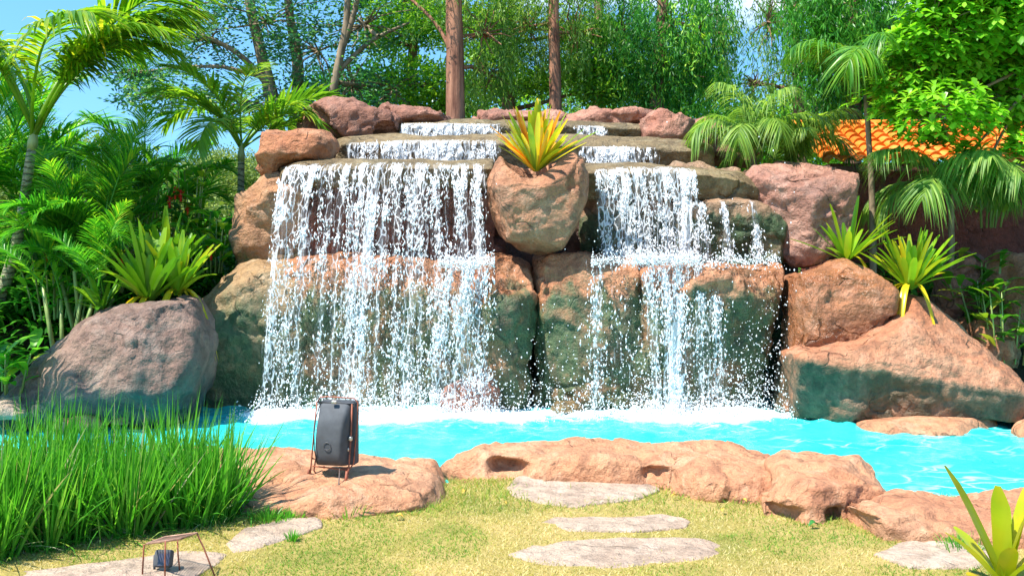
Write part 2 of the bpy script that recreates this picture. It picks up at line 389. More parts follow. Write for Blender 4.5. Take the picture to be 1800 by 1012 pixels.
def block(xs, ytop, ylip, Yl, Yb=10.5, back=11.1, slope=.5, ybot=738, xb=None):
    """ledge rock: top slopes from the back down to a lip, then an undercut face drops to the foot"""
    n = 4*len(xs); u = np.linspace(0, len(xs)-1, n); k = np.arange(len(xs)); f = lambda a: np.interp(u, k, np.ones(len(xs))*np.array(a, float))
    X, T_, L_, YL, YB = f(xs), f(ytop), f(ylip), f(Yl), f(Yb); XB = f(xb if xb is not None else xs); V = []
    for i in range(n):
        a, b, c = P(X[i], T_[i], YL[i]+slope), P(X[i], L_[i], YL[i]), P(XB[i], ybot, YB[i]); m = b*.93+c*.07; m[1] += .015; e = np.array((a[0], back, a[2])); g_ = np.array((c[0], back, c[2]))
        V += [a, a*.5+b*.5+np.array((0, 0, .025)), b, m, c, g_, e]
    K = 7; V = np.array(V); q = [(i*K+j, i*K+(j+1) % K, (i+1)*K+(j+1) % K, (i+1)*K+j) for i in range(n-1) for j in range(K)]
    for o_ in (0, (n-1)*K): q += [(o_, o_+1, o_+2, o_+3), (o_, o_+3, o_+4, o_+5), (o_, o_+5, o_+6, o_+6)]
    return V, np.array(q)
def pp_(pts, up=.2, dn=.25, nose=None, n=3.):
    """low boulder: outline on the ground as (px,py,z)"""
    p3 = resample([G(*q) for q in pts]); c = p3.mean(0)
    ns = [c, c] if nose is None else [G(*q) for q in nose]
    return pillow(p3, ns, np.array((0, 0, -1.)), up, dn, n)
def dents(lst):
    def f(V):
        V = V.copy()
        for px_, py_, z, rx, rz, dy in lst:
            c = G(px_, py_, z); k = np.exp(-((V[:, 0]-c[0])/rx)**4-((V[:, 2]-c[2])/rz)**4)*(V[:, 1] < c[1]+.35); V[:, 1] += k*dy
        return V
    return f
def rock(name, label, cat, pieces, mat, voxel=.035, amp=1., cuts=10, cutd=.06, seed=0, group=None, post=None, kind=None, parent=None, chip=1.):
    Vs, Fs, b = [], [], 0
    for V, Fc in pieces: Vs.append(V); Fs.append(Fc+b); b += len(V)
    me = rawmesh('tmp', np.vstack(Vs), np.vstack(Fs)); ob = bpy.data.objects.new('tmp', me); sc.collection.objects.link(ob)
    md = ob.modifiers.new('r', 'REMESH'); md.mode = 'VOXEL'; md.voxel_size = voxel
    dg = bpy.context.evaluated_depsgraph_get(); ev = ob.evaluated_get(dg)
    m2 = bpy.data.meshes.new_from_object(ev); bpy.data.objects.remove(ob); bpy.data.meshes.remove(me)
    n = len(m2.vertices); V = np.empty(n*3, np.float32); m2.vertices.foreach_get('co', V); V = V.reshape(-1, 3).astype(float)
    rs = np.random.default_rng(seed+100); c = V.mean(0); ext = np.ptp(V, axis=0)
    sub = [c]+[c+rs.uniform(-.3, .3, 3)*ext for _ in range(3)]
    for i in range(int(cuts*1.8)):
        nn = rs.normal(size=3); nn[1] -= .5; nn[2] += .2; nn /= np.linalg.norm(nn)
        d = (V-sub[i % 4])@nn; e = d.max()-cutd*min(ext.max(), 2.)*rs.uniform(.4, 1.3)
        k = np.clip(d-e, 0, None); V -= nn*(k*.92)[:, None]
    m2.vertices.foreach_set('co', V.astype(np.float32).ravel()); m2.update()
    nr = np.empty(n*3, np.float32); m2.vertex_normals.foreach_get('vector', nr); nr = nr.reshape(-1, 3)
    W = V+.15*np.stack([vnoise(V, 2, 11), vnoise(V, 2, 12), vnoise(V, 2, 13)], -1)
    h = .05*vnoise(W, 1.6, seed+1)+.036*vnoise(W, 4, seed+2)+.022*(.5-np.abs(vnoise(W, 7, seed+3)))+.012*vnoise(W, 13, seed+9)+.007*vnoise(V, 24, seed+4)
    h -= .045*np.clip(1-np.abs(vnoise(W, 1.9, seed+5))*7, 0, 1)**1.5*sstep(-.1, .4, vnoise(V, 1.2, seed+8))
    Wd = V+.22*np.stack([vnoise(V, 1.7, 21), vnoise(V, 1.7, 22), vnoise(V, 1.7, 23)], -1)+.03*np.stack([vnoise(V, 9, 21), vnoise(V, 9, 22), vnoise(V, 9, 23)], -1)
    h += chip*(.16*facet(Wd, 1.9, seed+40)+.13*facet(Wd, 5.5, seed+60))
    # ledgy strata
    s = V[:, 2]*6+1.5*vnoise(W, .9, seed+6); h += .006*(sstep(.3, .7, s-np.floor(s)))
    V = V+nr*(h*amp)[:, None]
    if post: V = post(V)
    base = np.array((V[:, 0].mean(), V[:, 1].mean(), V[:, 2].min()))
    m2.vertices.foreach_set('co', (V-base).astype(np.float32).ravel()); m2.name = name; m2.materials.clear(); m2.materials.append(mat)
    m2.polygons.foreach_set('use_smooth', np.ones(len(m2.polygons), bool)); m2.update()
    o = link(name, m2, None, parent, base); return tag(o, label, cat, group, kind)

# lower tier
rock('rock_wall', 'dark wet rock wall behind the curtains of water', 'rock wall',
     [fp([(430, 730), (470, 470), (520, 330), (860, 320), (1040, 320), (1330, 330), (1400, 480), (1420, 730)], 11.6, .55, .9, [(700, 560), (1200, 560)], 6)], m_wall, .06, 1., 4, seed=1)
G1 = 'rocks of the lower waterfall tier'
rock('boulder', 'tall green-stained boulder left of the big waterfall, with a tan sloping top', 'boulder',
     [block([336, 350, 385, 430, 500, 540], [575, 510, 466, 455, 456, 460], [610, 570, 545, 500, 480, 480], [10.2, 9.95, 9.85, 9.9, 10.0, 10.1], 10.15, 11.0, .45, 738, [330, 338, 370, 430, 500, 540])], m_lowl, .035, chip=.38, seed=2, group=G1)
rock('boulder', 'broad algae-green rock shelf hidden behind the left curtain of water', 'boulder',
     [block([448, 480, 560, 640, 720, 800, 880], [462, 456, 452, 450, 452, 452, 454], [500, 485, 478, 486, 480, 476, 480], [10.15, 10.1, 10.02, 10.1, 10.02, 10.1, 10.1], 10.25, 11.1, .4)], m_lower, .035, chip=.38, seed=3, group=G1, cuts=8)
rock('boulder', 'orange-topped green boulder just left of the dark central crack', 'boulder',
     [block([816, 842, 870, 908, 934, 942], [470, 450, 442, 444, 452, 475], [520, 505, 500, 495, 500, 520], [10.05, 9.85, 9.8, 9.82, 9.95, 10.1], [10.2, 10.0, 9.95, 9.95, 10.1, 10.2], 11.0, .3, 738, [814, 840, 868, 900, 920, 928])], m_lower, .03, chip=.38, seed=4, group=G1)
rock('boulder', 'orange-topped green boulder just right of the dark central crack', 'boulder',
     [block([934, 944, 972, 1030, 1080, 1135], [480, 456, 448, 450, 452, 456], [540, 520, 500, 510, 530, 500], [10.1, 9.9, 9.8, 9.78, 9.84, 9.95], [10.3, 10.1, 10.0, 9.95, 10.0, 10.1], 11.0, .3, 738, [940, 950, 980, 1030, 1075, 1125])], m_lower, .03, chip=.38, seed=5, group=G1)
rock('boulder', 'green flat-lipped rock shelf below the right waterfall, undercut at its right side', 'boulder',
     [block([1090, 1130, 1200, 1270, 1330, 1366, 1380], [458, 456, 455, 456, 456, 458, 470], [500, 500, 505, 486, 478, 480, 492], [9.95, 9.8, 9.76, 9.74, 9.7, 9.75, 9.95], [10.1, 10.0, 10.0, 10.0, 10.1, 10.2, 10.3], 11.0, .28, 738, [1088, 1125, 1190, 1245, 1290, 1322, 1332])], m_lower, .03, chip=.38, seed=6, group=G1)
# upper tier walls
rock('rock_wall', 'red-brown wet wall behind the upper half of the left waterfall', 'rock wall',
     [fp([(498, 470), (500, 300), (600, 292), (870, 292), (872, 470)], 11.1, .3, .5, [(540, 360), (830, 360)], 5)], m_back, .04, cuts=6, seed=7)
rock('rock_wall', 'wet brown stepped wall behind the upper half of the right waterfall', 'rock wall',
     [fp([(1020, 470), (1022, 300), (1320, 295), (1345, 330), (1345, 470)], 11.1, .3, .5, [(1060, 400), (1250, 400)], 5)], m_shlf, .04, cuts=6, seed=8)
G2 = 'stepped water ledges'
rock('rock_ledge', 'lowest tan ledge, the left one that feeds the widest curtain of water', 'rock ledge',
     [block([494, 520, 600, 700, 800, 866], [296, 284, 280, 279, 280, 281], [306, 302, 298, 296, 297, 298], [10.5, 10.37, 10.35, 10.37, 10.35, 10.4], [10.75, 10.7, 10.7, 10.7, 10.7, 10.7], 11.3, .45, 330)], m_tan, .022, .35, 0, .03, chip=0.35, seed=9, group=G2)
rock('rock_ledge', 'lowest tan ledge on the right, between the planter and the pink boulder', 'rock ledge',
     [block([1020, 1100, 1230, 1300, 1336], [290, 287, 291, 300, 318], [306, 303, 306, 316, 330], [10.5, 10.44, 10.45, 10.5, 10.6], [10.75, 10.7, 10.6, 10.6, 10.7], 11.3, .45, 352)], m_tan, .022, .35, 0, .03, chip=0.35, seed=10, group=G2)
rock('rock_ledge', 'middle tan ledge running behind the planter with white water along it', 'rock ledge',
     [block([588, 604, 700, 900, 1100, 1240, 1256], [248, 240, 236, 236, 240, 248, 260], [262, 255, 252, 252, 260, 268, 274], [11.5, 11.4, 11.4, 11.4, 11.4, 11.42, 11.5], 11.55, 12.4, .45, 300)], m_tan, .025, .35, 0, .03, chip=0.35, seed=11, group=G2)
rock('rock_ledge', 'topmost narrow tan ledge under the rim rocks with white water', 'rock ledge',
     [block([692, 705, 800, 1000, 1128, 1138], [220, 215, 213, 213, 217, 224], [228, 223, 221, 222, 226, 232], [12.45, 12.36, 12.34, 12.35, 12.36, 12.5], 12.5, 13.2, .4, 262)], m_tan, .025, .35, 0, .03, chip=0.35, seed=12, group=G2)
G3 = 'rim rocks on top of the waterfall'
rock('boulder', 'large dark brown boulder at the left end of the waterfall rim', 'boulder',
     [fp([(530, 252), (534, 215), (548, 184), (578, 174), (622, 180), (655, 196), (690, 200), (712, 215), (700, 245), (640, 255)], 12.4, .45, .7, [(580, 200), (640, 218)], 3)], m_brn, .03, .8, seed=13, group=G3)
rock('boulder', 'rounded brown rock second from the left on the waterfall rim', 'boulder',
     [fp([(640, 236), (650, 200), (672, 184), (720, 183), (768, 196), (806, 206), (800, 216), (720, 222), (690, 245)], 12.9, .3, .7, [(700, 205), (760, 210)], 2.6)], m_brn, .03, .8, seed=14, group=G3)
rock('boulder', 'long low pink rim rock behind the planter bromeliad', 'boulder',
     [fp([(790, 232), (795, 208), (850, 202), (900, 201), (1000, 205), (1010, 235)], 13.4, .3, .6, [(830, 218), (970, 218)], 2.6)], m_pink, .03, .8, seed=15, group=G3)
rock('boulder', 'long pink rim rock above the topmost ledge, right of the bromeliad', 'boulder',
     [fp([(990, 225), (998, 204), (1050, 200), (1090, 201), (1125, 192), (1160, 196), (1165, 225), (1080, 222)], 13.1, .3, .6, [(1030, 212), (1130, 210)], 2.6)], m_pink, .03, .8, seed=16, group=G3)
rock('boulder', 'square-faced pinkish boulder at the right end of the waterfall rim', 'boulder',
     [fp([(1126, 252), (1126, 208), (1145, 194), (1180, 202), (1212, 208), (1218, 250)], 12.5, .35, .6, [(1150, 225), (1195, 228)], 4)], m_pink, .03, .8, seed=17, group=G3)
rock('boulder', 'pink rock half hidden behind the drooping palm fronds, right of the rim', 'boulder',
     [fp([(1200, 262), (1205, 215), (1245, 208), (1290, 222), (1330, 232), (1345, 290), (1240, 290)], 12.9, .35, .6, None, 3)], m_pink, .035, .9, seed=18, group=G3)
G4 = 'boulders flanking the upper falls'
rock('boulder', 'sunlit orange boulder perched at the upper left of the falls beside the small palm', 'boulder',
     [fp([(452, 290), (449, 255), (453, 238), (480, 230), (530, 229), (570, 234), (583, 255), (582, 282), (540, 287), (505, 296), (490, 318), (465, 318)], 11.0, .45, .6, [(490, 258), (560, 262)], 3.2)], m_org, .025, .75, chip=.6, seed=19, group=G4)
rock('boulder', 'boxy mossy orange boulder under the perched one, left of the big curtain', 'boulder',
     [block([413, 424, 450, 490, 530], [352, 330, 320, 300, 300], [356, 345, 340, 336, 330], [10.6, 10.45, 10.4, 10.42, 10.5], 10.6, 11.2, .35, 472)], rockmat('mossy_box', (.36, .16, .07), (.46, .23, .11), (.5, .29, .17), alg=1.62, algc=((.03, .035, .012), (.06, .09, .02), (.16, .09, .04)), wet=.4, soft=.35), .028, .8, chip=.6, seed=20, group=G4)
rock('boulder', 'large rounded pink boulder at the upper right of the falls', 'boulder',
     [fp([(1296, 330), (1325, 296), (1372, 282), (1398, 262), (1440, 261), (1480, 272), (1499, 300), (1497, 400), (1478, 440), (1440, 468), (1380, 470), (1345, 420), (1320, 360)], 10.9, .55, .9, [(1380, 340), (1440, 350)], 3)], rockmat('pink_big', (.32, .145, .10), (.44, .21, .145), (.48, .27, .195), alg=1.5, algc=((.06, .03, .02), (.14, .07, .04), (.05, .05, .03)), wet=.2, soft=.15), .03, .9, chip=.6, seed=21, group=G4, cuts=14)
rock('rock_shelf', 'green-fronted square shelf with thin trickles, left of the pink boulder', 'rock shelf',
     [block([1196, 1212, 1290, 1360, 1384], [362, 355, 353, 358, 372], [372, 364, 362, 366, 380], [10.45, 10.36, 10.34, 10.36, 10.5], [10.55, 10.45, 10.45, 10.45, 10.6], 11.1, .3, 466)], m_shlf, .028, .6, seed=22, group=G4)
# planter
c0 = P(945, 275, 10.25)
def hollow(V):
    r = np.hypot((V[:, 0]-c0[0])/.40, (V[:, 1]-c0[1])/.34)
    k = sstep(1.0, .62, r)*(V[:, 2] > 2.1); V = V.copy(); V[:, 2] -= k*.30
    f = gs(V[:, 0], c0[0]-.02, .30)*(V[:, 1] < c0[1]+.05)*sstep(2.15, 2.6, V[:, 2]); V[:, 2] -= f*.24
    return V
rock('rock_planter', 'bulging stone planter bowl hanging between the two waterfalls, holding a bromeliad', 'planter',
     [fp([(856, 300), (858, 268), (885, 260), (945, 268), (1005, 258), (1028, 275), (1036, 310), (1030, 350), (1005, 410), (985, 440), (950, 450), (915, 440), (880, 415), (866, 375)], 10.2, .55, .5, [(925, 340), (985, 335)], 2.8)],
     m_plt, .022, .55, 12, .09, chip=0.5, seed=23, post=hollow)
# left and right poolside boulders
rock('boulder', 'big grey shaded boulder on the left bank with palm shadows and a teal patch', 'boulder',
     [fp([(8, 735), (12, 690), (45, 648), (120, 592), (158, 556), (240, 542), (300, 527), (345, 522), (358, 560), (358, 650), (335, 705), (318, 740), (160, 745)], 9.55, .75, .9, [(110, 660), (300, 600)], 2.7)], m_gry, .035, 1., 8, chip=.35, seed=24)
G5 = 'boulders of the right bank'
rock('boulder', 'glistening wet orange boulder on the right bank below the small bromeliad', 'boulder',
     [fp([(1392, 640), (1388, 520), (1394, 478), (1440, 466), (1488, 453), (1530, 480), (1570, 500), (1585, 560), (1560, 640)], 9.9, .42, .7, [(1440, 540), (1520, 560)], 3)], m_rw, .028, .85, 10, chip=.38, seed=25, group=G5)
rock('boulder', 'huge orange-brown boulder with a green underside at the right edge of the pool', 'boulder',
     [block([1372, 1400, 1477, 1545, 1600, 1640, 1690, 1732, 1800, 1860], [622, 612, 604, 560, 524, 530, 572, 600, 662, 720], [632, 628, 628, 622, 630, 640, 646, 654, 690, 730], [9.35, 9.15, 9.05, 9.0, 8.95, 8.9, 8.9, 8.9, 8.95, 9.1], [9.6, 9.4, 9.3, 9.25, 9.2, 9.15, 9.1, 9.1, 9.1, 9.2], 10.3, .75, 742, [1392, 1420, 1485, 1550, 1600, 1640, 1690, 1735, 1800, 1860])], m_rr, .032, .75, 6, chip=.38, seed=26, group=G5)
rock('boulder', 'smooth low rock at the waterline under the huge right boulder', 'boulder',
     [pp_([(1490, 757, -.1), (1560, 745, -.1), (1660, 740, -.1), (1745, 744, -.1), (1772, 762, -.1), (1700, 774, -.1), (1580, 770, -.1)], .13, .2)], m_edge, .025, .35, 4, chip=0.2, seed=27, group=G5)
rock('boulder', 'small smooth rock at the waterline by the right frame edge', 'boulder',
     [pp_([(1778, 764, -.1), (1800, 752, -.1), (1860, 752, -.1), (1870, 776, -.1), (1795, 774, -.1)], .13, .2)], m_edge, .025, .35, 4, chip=0.2, seed=28, group=G5)
for i, (pl, lab) in enumerate([
    ([(1640, 560), (1655, 470), (1690, 440), (1735, 452), (1750, 500), (1745, 590)], 'tall reddish rock behind the spotted bromeliad on the right bank'),
    ([(1740, 590), (1745, 480), (1775, 440), (1830, 450), (1850, 600)], 'reddish rock at the right frame edge above the leafy bush'),
    ([(1690, 640), (1700, 570), (1740, 548), (1780, 560), (1800, 650)], 'small reddish rock behind the leafy bush on the right bank')]):
    rock('boulder', lab, 'boulder', [fp(pl, 11.0-.3*i, .35, .5)], m_org if i else m_pink, .035, .8, seed=30+i, group=G5)
# pool rocks
G6 = 'small rocks standing in the pool'
for i, (pl, Y, lab, mt) in enumerate([
    ([(778, 722), (784, 688), (820, 672), (860, 668), (876, 690), (872, 722)], 9.95, 'pinkish rock splashed at the foot of the left waterfall', m_pink),
    ([(965, 722), (980, 710), (1010, 707), (1030, 722)], 9.9, 'low brown rock in the water below the central crack', m_tan),
    ([(108, 748), (116, 733), (150, 728), (182, 735), (188, 748)], 9.0, 'orange rock at the left waterline behind the tall grass', m_edge),
    ([(196, 742), (204, 728), (225, 724), (242, 742)], 9.1, 'smallest orange rock at the left waterline', m_edge),
    ([(-40, 730), (-20, 710), (20, 706), (50, 718), (52, 732)], 8.9, 'pale flat rock at the left frame edge by the water', m_step)]):
    rock('boulder', lab, 'boulder', [fp(pl, Y, .2, .25)], mt, .022, .5, seed=40+i, group=G6)
# edging
G7 = 'low rocks edging the near side of the pool'
rock('edging_rock', 'orange poolside rock on the left that carries the floodlight', 'edging rock',
     [pp_([(240, 800, .06), (320, 788, .06), (430, 790, .06), (520, 799, .06), (610, 800, .06), (700, 808, .06), (762, 816, .06), (790, 846, .06), (782, 882, .03), (720, 893, .03), (640, 900, .03), (540, 903, .03), (450, 898, .03), (380, 890, .03), (300, 870, .03)], .07, .3, [(420, 835, .08), (690, 850, .08)], 3.6)], m_edge, .025, .6, 8, .04, chip=0.55, seed=50, group=G7)
rock('edging_rock', 'long undulating orange rock along the middle of the near pool edge', 'edging rock',
     [pp_([(772, 808, .06), (810, 794, .06), (880, 788, .06), (960, 790, .06), (1055, 782, .06), (1150, 793, .06), (1225, 789, .06), (1330, 802, .06), (1400, 818, .06), (1400, 870, .04), (1330, 880, .03), (1250, 866, .03), (1160, 850, .03), (1000, 840, .03), (900, 840, .03), (800, 832, .04)], .07, .3, [(830, 818, .08), (1340, 842, .08)], 3.6)], m_edge, .022, .8, 10, .04, chip=0.55, seed=51, group=G7, post=dents([(893, 838, .06, .13, .06, .22), (1170, 850, .08, .10, .05, .12)]))
rock('edging_rock', 'rounded hump-shaped pink rock on the near pool edge with a dark hole beneath', 'edging rock',
     [pp_([(1335, 872, .06), (1350, 838, .06), (1400, 822, .06), (1480, 820, .06), (1540, 838, .06), (1568, 868, .06), (1560, 890, .06), (1500, 912, .04), (1420, 915, .04), (1350, 903, .04)], .15, .3, [(1400, 862, .08), (1500, 866, .08)], 3)], m_edge, .022, .8, 10, .05, chip=0.6, seed=52, group=G7, post=dents([(1372, 900, .03, .09, .05, .2), (1470, 912, .02, .05, .05, .15)]))
rock('edging_rock', 'long orange rock at the near right corner behind the yellow bromeliad', 'edging rock',
     [pp_([(1478, 905, .06), (1540, 884, .06), (1620, 876, .06), (1800, 876, .06), (2050, 880, .06), (2100, 940, .04), (1900, 955, .03), (1720, 952, .03), (1600, 945, .03), (1510, 934, .04)], .07, .3, [(1560, 908, .08), (2000, 915, .08)], 3.6)], m_edge, .022, .8, 8, .04, chip=0.55, seed=53, group=G7, post=dents([(1512, 930, .05, .09, .06, .3)]))
# stepping stones
G8 = 'flat stepping stones in the lawn'
for i, (pl, lab) in enumerate([
    ([(892, 858), (915, 840), (1000, 836), (1100, 838), (1155, 850), (1158, 862), (1120, 878), (1040, 886), (1010, 893), (950, 885), (905, 874)], 'flat purple-grey stepping stone nearest the pool edge'),
    ([(945, 920), (975, 909), (1080, 910), (1165, 904), (1215, 915), (1205, 927), (1130, 934), (1000, 935)], 'narrow stepping stone, middle one of the three in front of the falls'),
    ([(890, 978), (935, 960), (1020, 950), (1110, 946), (1250, 948), (1288, 964), (1240, 984), (1130, 996), (1060, 1004), (950, 996)], 'widest stepping stone of the three, nearest the camera'),
    ([(1535, 975), (1580, 955), (1640, 948), (1720, 958), (1760, 975), (1720, 1000), (1600, 998)], 'pale stepping stone beside the yellow bromeliad at lower right'),
    ([(395, 958), (430, 930), (500, 915), (560, 912), (566, 926), (510, 945), (450, 966), (410, 972)], 'pale stepping stone at the right foot of the tall grass'),
    ([(-60, 1040), (-20, 1008), (100, 1000), (220, 984), (340, 968), (400, 972), (385, 990), (330, 1020), (200, 1060)], 'long pale stone strip along the foot of the tall grass behind the small spotlight')]):
    rock('stepping_stone', lab, 'stepping stone', [pp_([(x, y, .0) for x, y in pl], .009, .03, [(pl[0][0]*.7+pl[4][0]*.3, pl[0][1]*.7+pl[4][1]*.3, 0), (pl[0][0]*.35+pl[4][0]*.65, pl[0][1]*.35+pl[4][1]*.65, 0)], 5)], m_step, .012, .25, 2, .01, chip=0, seed=60+i, group=G8)

# ------------------------------------------------------------------ foliage generators
UP = np.array((0, 0, 1.))
def unit(a): return a/(np.linalg.norm(a, axis=-1, keepdims=True)+1e-9)
def straps(base, d, Ln, droop, W, nseg=4, fold=0., taper=1.6, tint=None, roll=None, wid0=.6, peak=.35, tip=.02):
    """N strap leaves; returns V, F, tint. fold adds a centre line."""
    base = np.atleast_2d(base); n = len(base); d = unit(np.atleast_2d(d)); one = np.ones(n)
    Ln = Ln*one; droop = droop*one; W = W*one
    s = np.linspace(0, 1, nseg+1)
    path = base[:, None]+d[:, None]*(Ln[:, None]*s)[..., None]
    path[..., 2] -= (droop*Ln)[:, None]*s**2
    side = unit(np.cross(d, UP)+1e-5)
    if roll is not None:
        nn = unit(np.cross(side, d)); side = side*np.cos(roll)[:, None]+nn*np.sin(roll)[:, None]
    wp = np.where(s < peak, wid0+(1-wid0)*(s/peak), 1-((s-peak)/(1-peak))**taper); wp[-1] = tip
    wv = side[:, None]*(W[:, None]*wp/2)[..., None]
    cols = [path-wv, path+wv]
    if fold:
        tang = np.gradient(path, axis=1); nn = unit(np.cross(np.broadcast_to(side[:, None], tang.shape), unit(tang)))
        cols = [path-wv+nn*fold*(W[:, None]*wp)[..., None], path, path+wv+nn*fold*(W[:, None]*wp)[..., None]]
    c = len(cols); V = np.stack(cols, 2).reshape(-1, 3)
    b = (np.arange(n)*(nseg+1)*c)[:, None, None]; i = (np.arange(nseg)*c)[None, :, None]; j = np.arange(c-1)[None, None]
    q = b+i+j; Fq = np.stack([q, q+1, q+c+1, q+c], -1).reshape(-1, 4)
    tt = (tint if tint is not None else U(0, 1, n))*one
    T = np.repeat(tt, (nseg+1)*c); return V, Fq, T
def leaves(p, d, Ln, W, tint=None):
    n = len(p); d = unit(d); rv = unit(rng.normal(size=(n, 3))); side = unit(np.cross(d, rv)+1e-6)
    Ln = (Ln*np.ones(n))[:, None]; W = (W*np.ones(n))[:, None]
    V = np.stack([p, p+d*Ln*.45+side*W/2, p+d*Ln, p+d*Ln*.45-side*W/2], 1).reshape(-1, 3)
    Fq = np.arange(n*4).reshape(n, 4); T = np.repeat(U(0, 1, n) if tint is None else tint, 4); return V, Fq, T
def cat(parts):
    Vs, Fs, Ts, b = [], [], [], 0
    for V, Fq, T in parts: Vs.append(V); Fs.append(Fq+b); Ts.append(T); b += len(V)
    return np.vstack(Vs), np.vstack(Fs), np.concatenate(Ts)
def leafobj(name, parts, mat, parent=None, origin=None):
    V, Fq, T = cat(parts) if isinstance(parts, list) else parts
    o3 = np.zeros(3) if origin is None else np.array(origin)
    return link(name, rawmesh(name, V-o3, Fq, T), mat, parent, None if origin is None else o3)

# leaf palettes
LM = dict(
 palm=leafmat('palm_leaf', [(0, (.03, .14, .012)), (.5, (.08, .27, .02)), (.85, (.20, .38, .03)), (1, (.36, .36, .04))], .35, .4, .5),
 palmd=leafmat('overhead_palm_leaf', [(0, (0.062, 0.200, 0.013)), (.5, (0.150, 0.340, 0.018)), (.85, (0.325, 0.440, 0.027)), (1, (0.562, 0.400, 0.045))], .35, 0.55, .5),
 palmy=leafmat('yellow_palm_leaf', [(0, (.07, .22, .015)), (.5, (.17, .38, .03)), (.85, (.34, .48, .04)), (1, (.50, .44, .06))], .35, .45, .5),  # yellower, brighter leaf colour of the young palm
 areca=leafmat('areca_leaf', [(0, (0.027, 0.186, 0.017)), (.5, (0.085, 0.358, 0.028)), (.8, (0.244, 0.543, 0.033)), (1, (0.562, 0.629, 0.055))], .35, 0.5, .5),
 fine=leafmat('fine_tree_leaf', [(0, (0.019, 0.100, 0.055)), (.5, (0.047, 0.200, 0.082)), (.85, (0.150, 0.367, 0.082)), (1, (0.414, 0.600, 0.082))], .45, 0.45, .45),
 lime=leafmat('lime_tree_leaf', [(0, (0.059, 0.194, 0.018)), (.5, (0.177, 0.421, 0.030)), (1, (0.433, 0.680, 0.061))], .45, 0.5),
 weep=leafmat('weeping_leaf', [(0, (0.023, 0.128, 0.026)), (.45, (0.068, 0.307, 0.046)), (.8, (0.273, 0.616, 0.065)), (1, (0.590, 0.834, 0.091))], .45, 0.5),
 weepl=leafmat('light_weeping_leaf', [(0, (0.053, 0.157, 0.032)), (.5, (0.158, 0.315, 0.053)), (1, (0.421, 0.572, 0.105))], .45, 0.5),
 broad=leafmat('broad_leaf', [(0, (.09, .30, .012)), (.5, (.20, .50, .025)), (1, (.42, .68, .07))], .35, .5, .5),
 brom=leafmat('green_bromeliad', [(0, (.06, .20, .01)), (.5, (.17, .36, .015)), (.8, (.36, .42, .015)), (1, (.62, .48, .015))], .3, .3, .5),
 bromy=leafmat('yellow_bromeliad', [(0, (.10, .26, .01)), (.35, (.38, .46, .015)), (.6, (.75, .56, .02)), (.85, (.80, .36, .02)), (1, (.72, .15, .02))], .3, .35, .5),
 dark=leafmat('undergrowth_leaf', [(0, (0.018, 0.095, 0.013)), (.5, (0.044, 0.209, 0.019)), (1, (0.110, 0.418, 0.032))], .4, 0.45),
 hedge=leafmat('far_hedge_leaf', [(0, (0.083, 0.143, 0.030)), (.5, (0.178, 0.264, 0.050)), (1, (0.356, 0.418, 0.089))], .6, .3),
 reed=leafmat('reed_blade', [(0, (0.034, 0.189, 0.018)), (.5, (0.085, 0.357, 0.027)), (.85, (0.187, 0.504, 0.054)), (.95, (0.306, 0.483, 0.108)), (1, (0.468, 0.441, 0.288))], .35, 0.45, .5),
 lawn=leafmat('lawn_blade', [(0, (.09, .24, .02)), (.3, (.27, .33, .05)), (.6, (.50, .42, .15)), (1, (.64, .54, .30))], .6, .35, .2),
)
bk_palm = barkmat('palm_bark', (.20, .20, .12), (.36, .35, .22), .5, 12, rings=95)
bk_brn = barkmat('brown_bark', (.10, .055, .035), (.27, .15, .10), .2, 9)
bk_red = barkmat('reddish_bark', (.13, .05, .03), (.42, .20, .12), .12, 10)
bk_gry = barkmat('tan_bark', (.12, .09, .055), (.30, .22, .14), .3, 8)
m_shaft = plain('crownshaft', (.28, .34, .12), .4, sc_=6)
m_rach = plain('palm_rachis', (.22, .30, .08), .45, sc_=8)

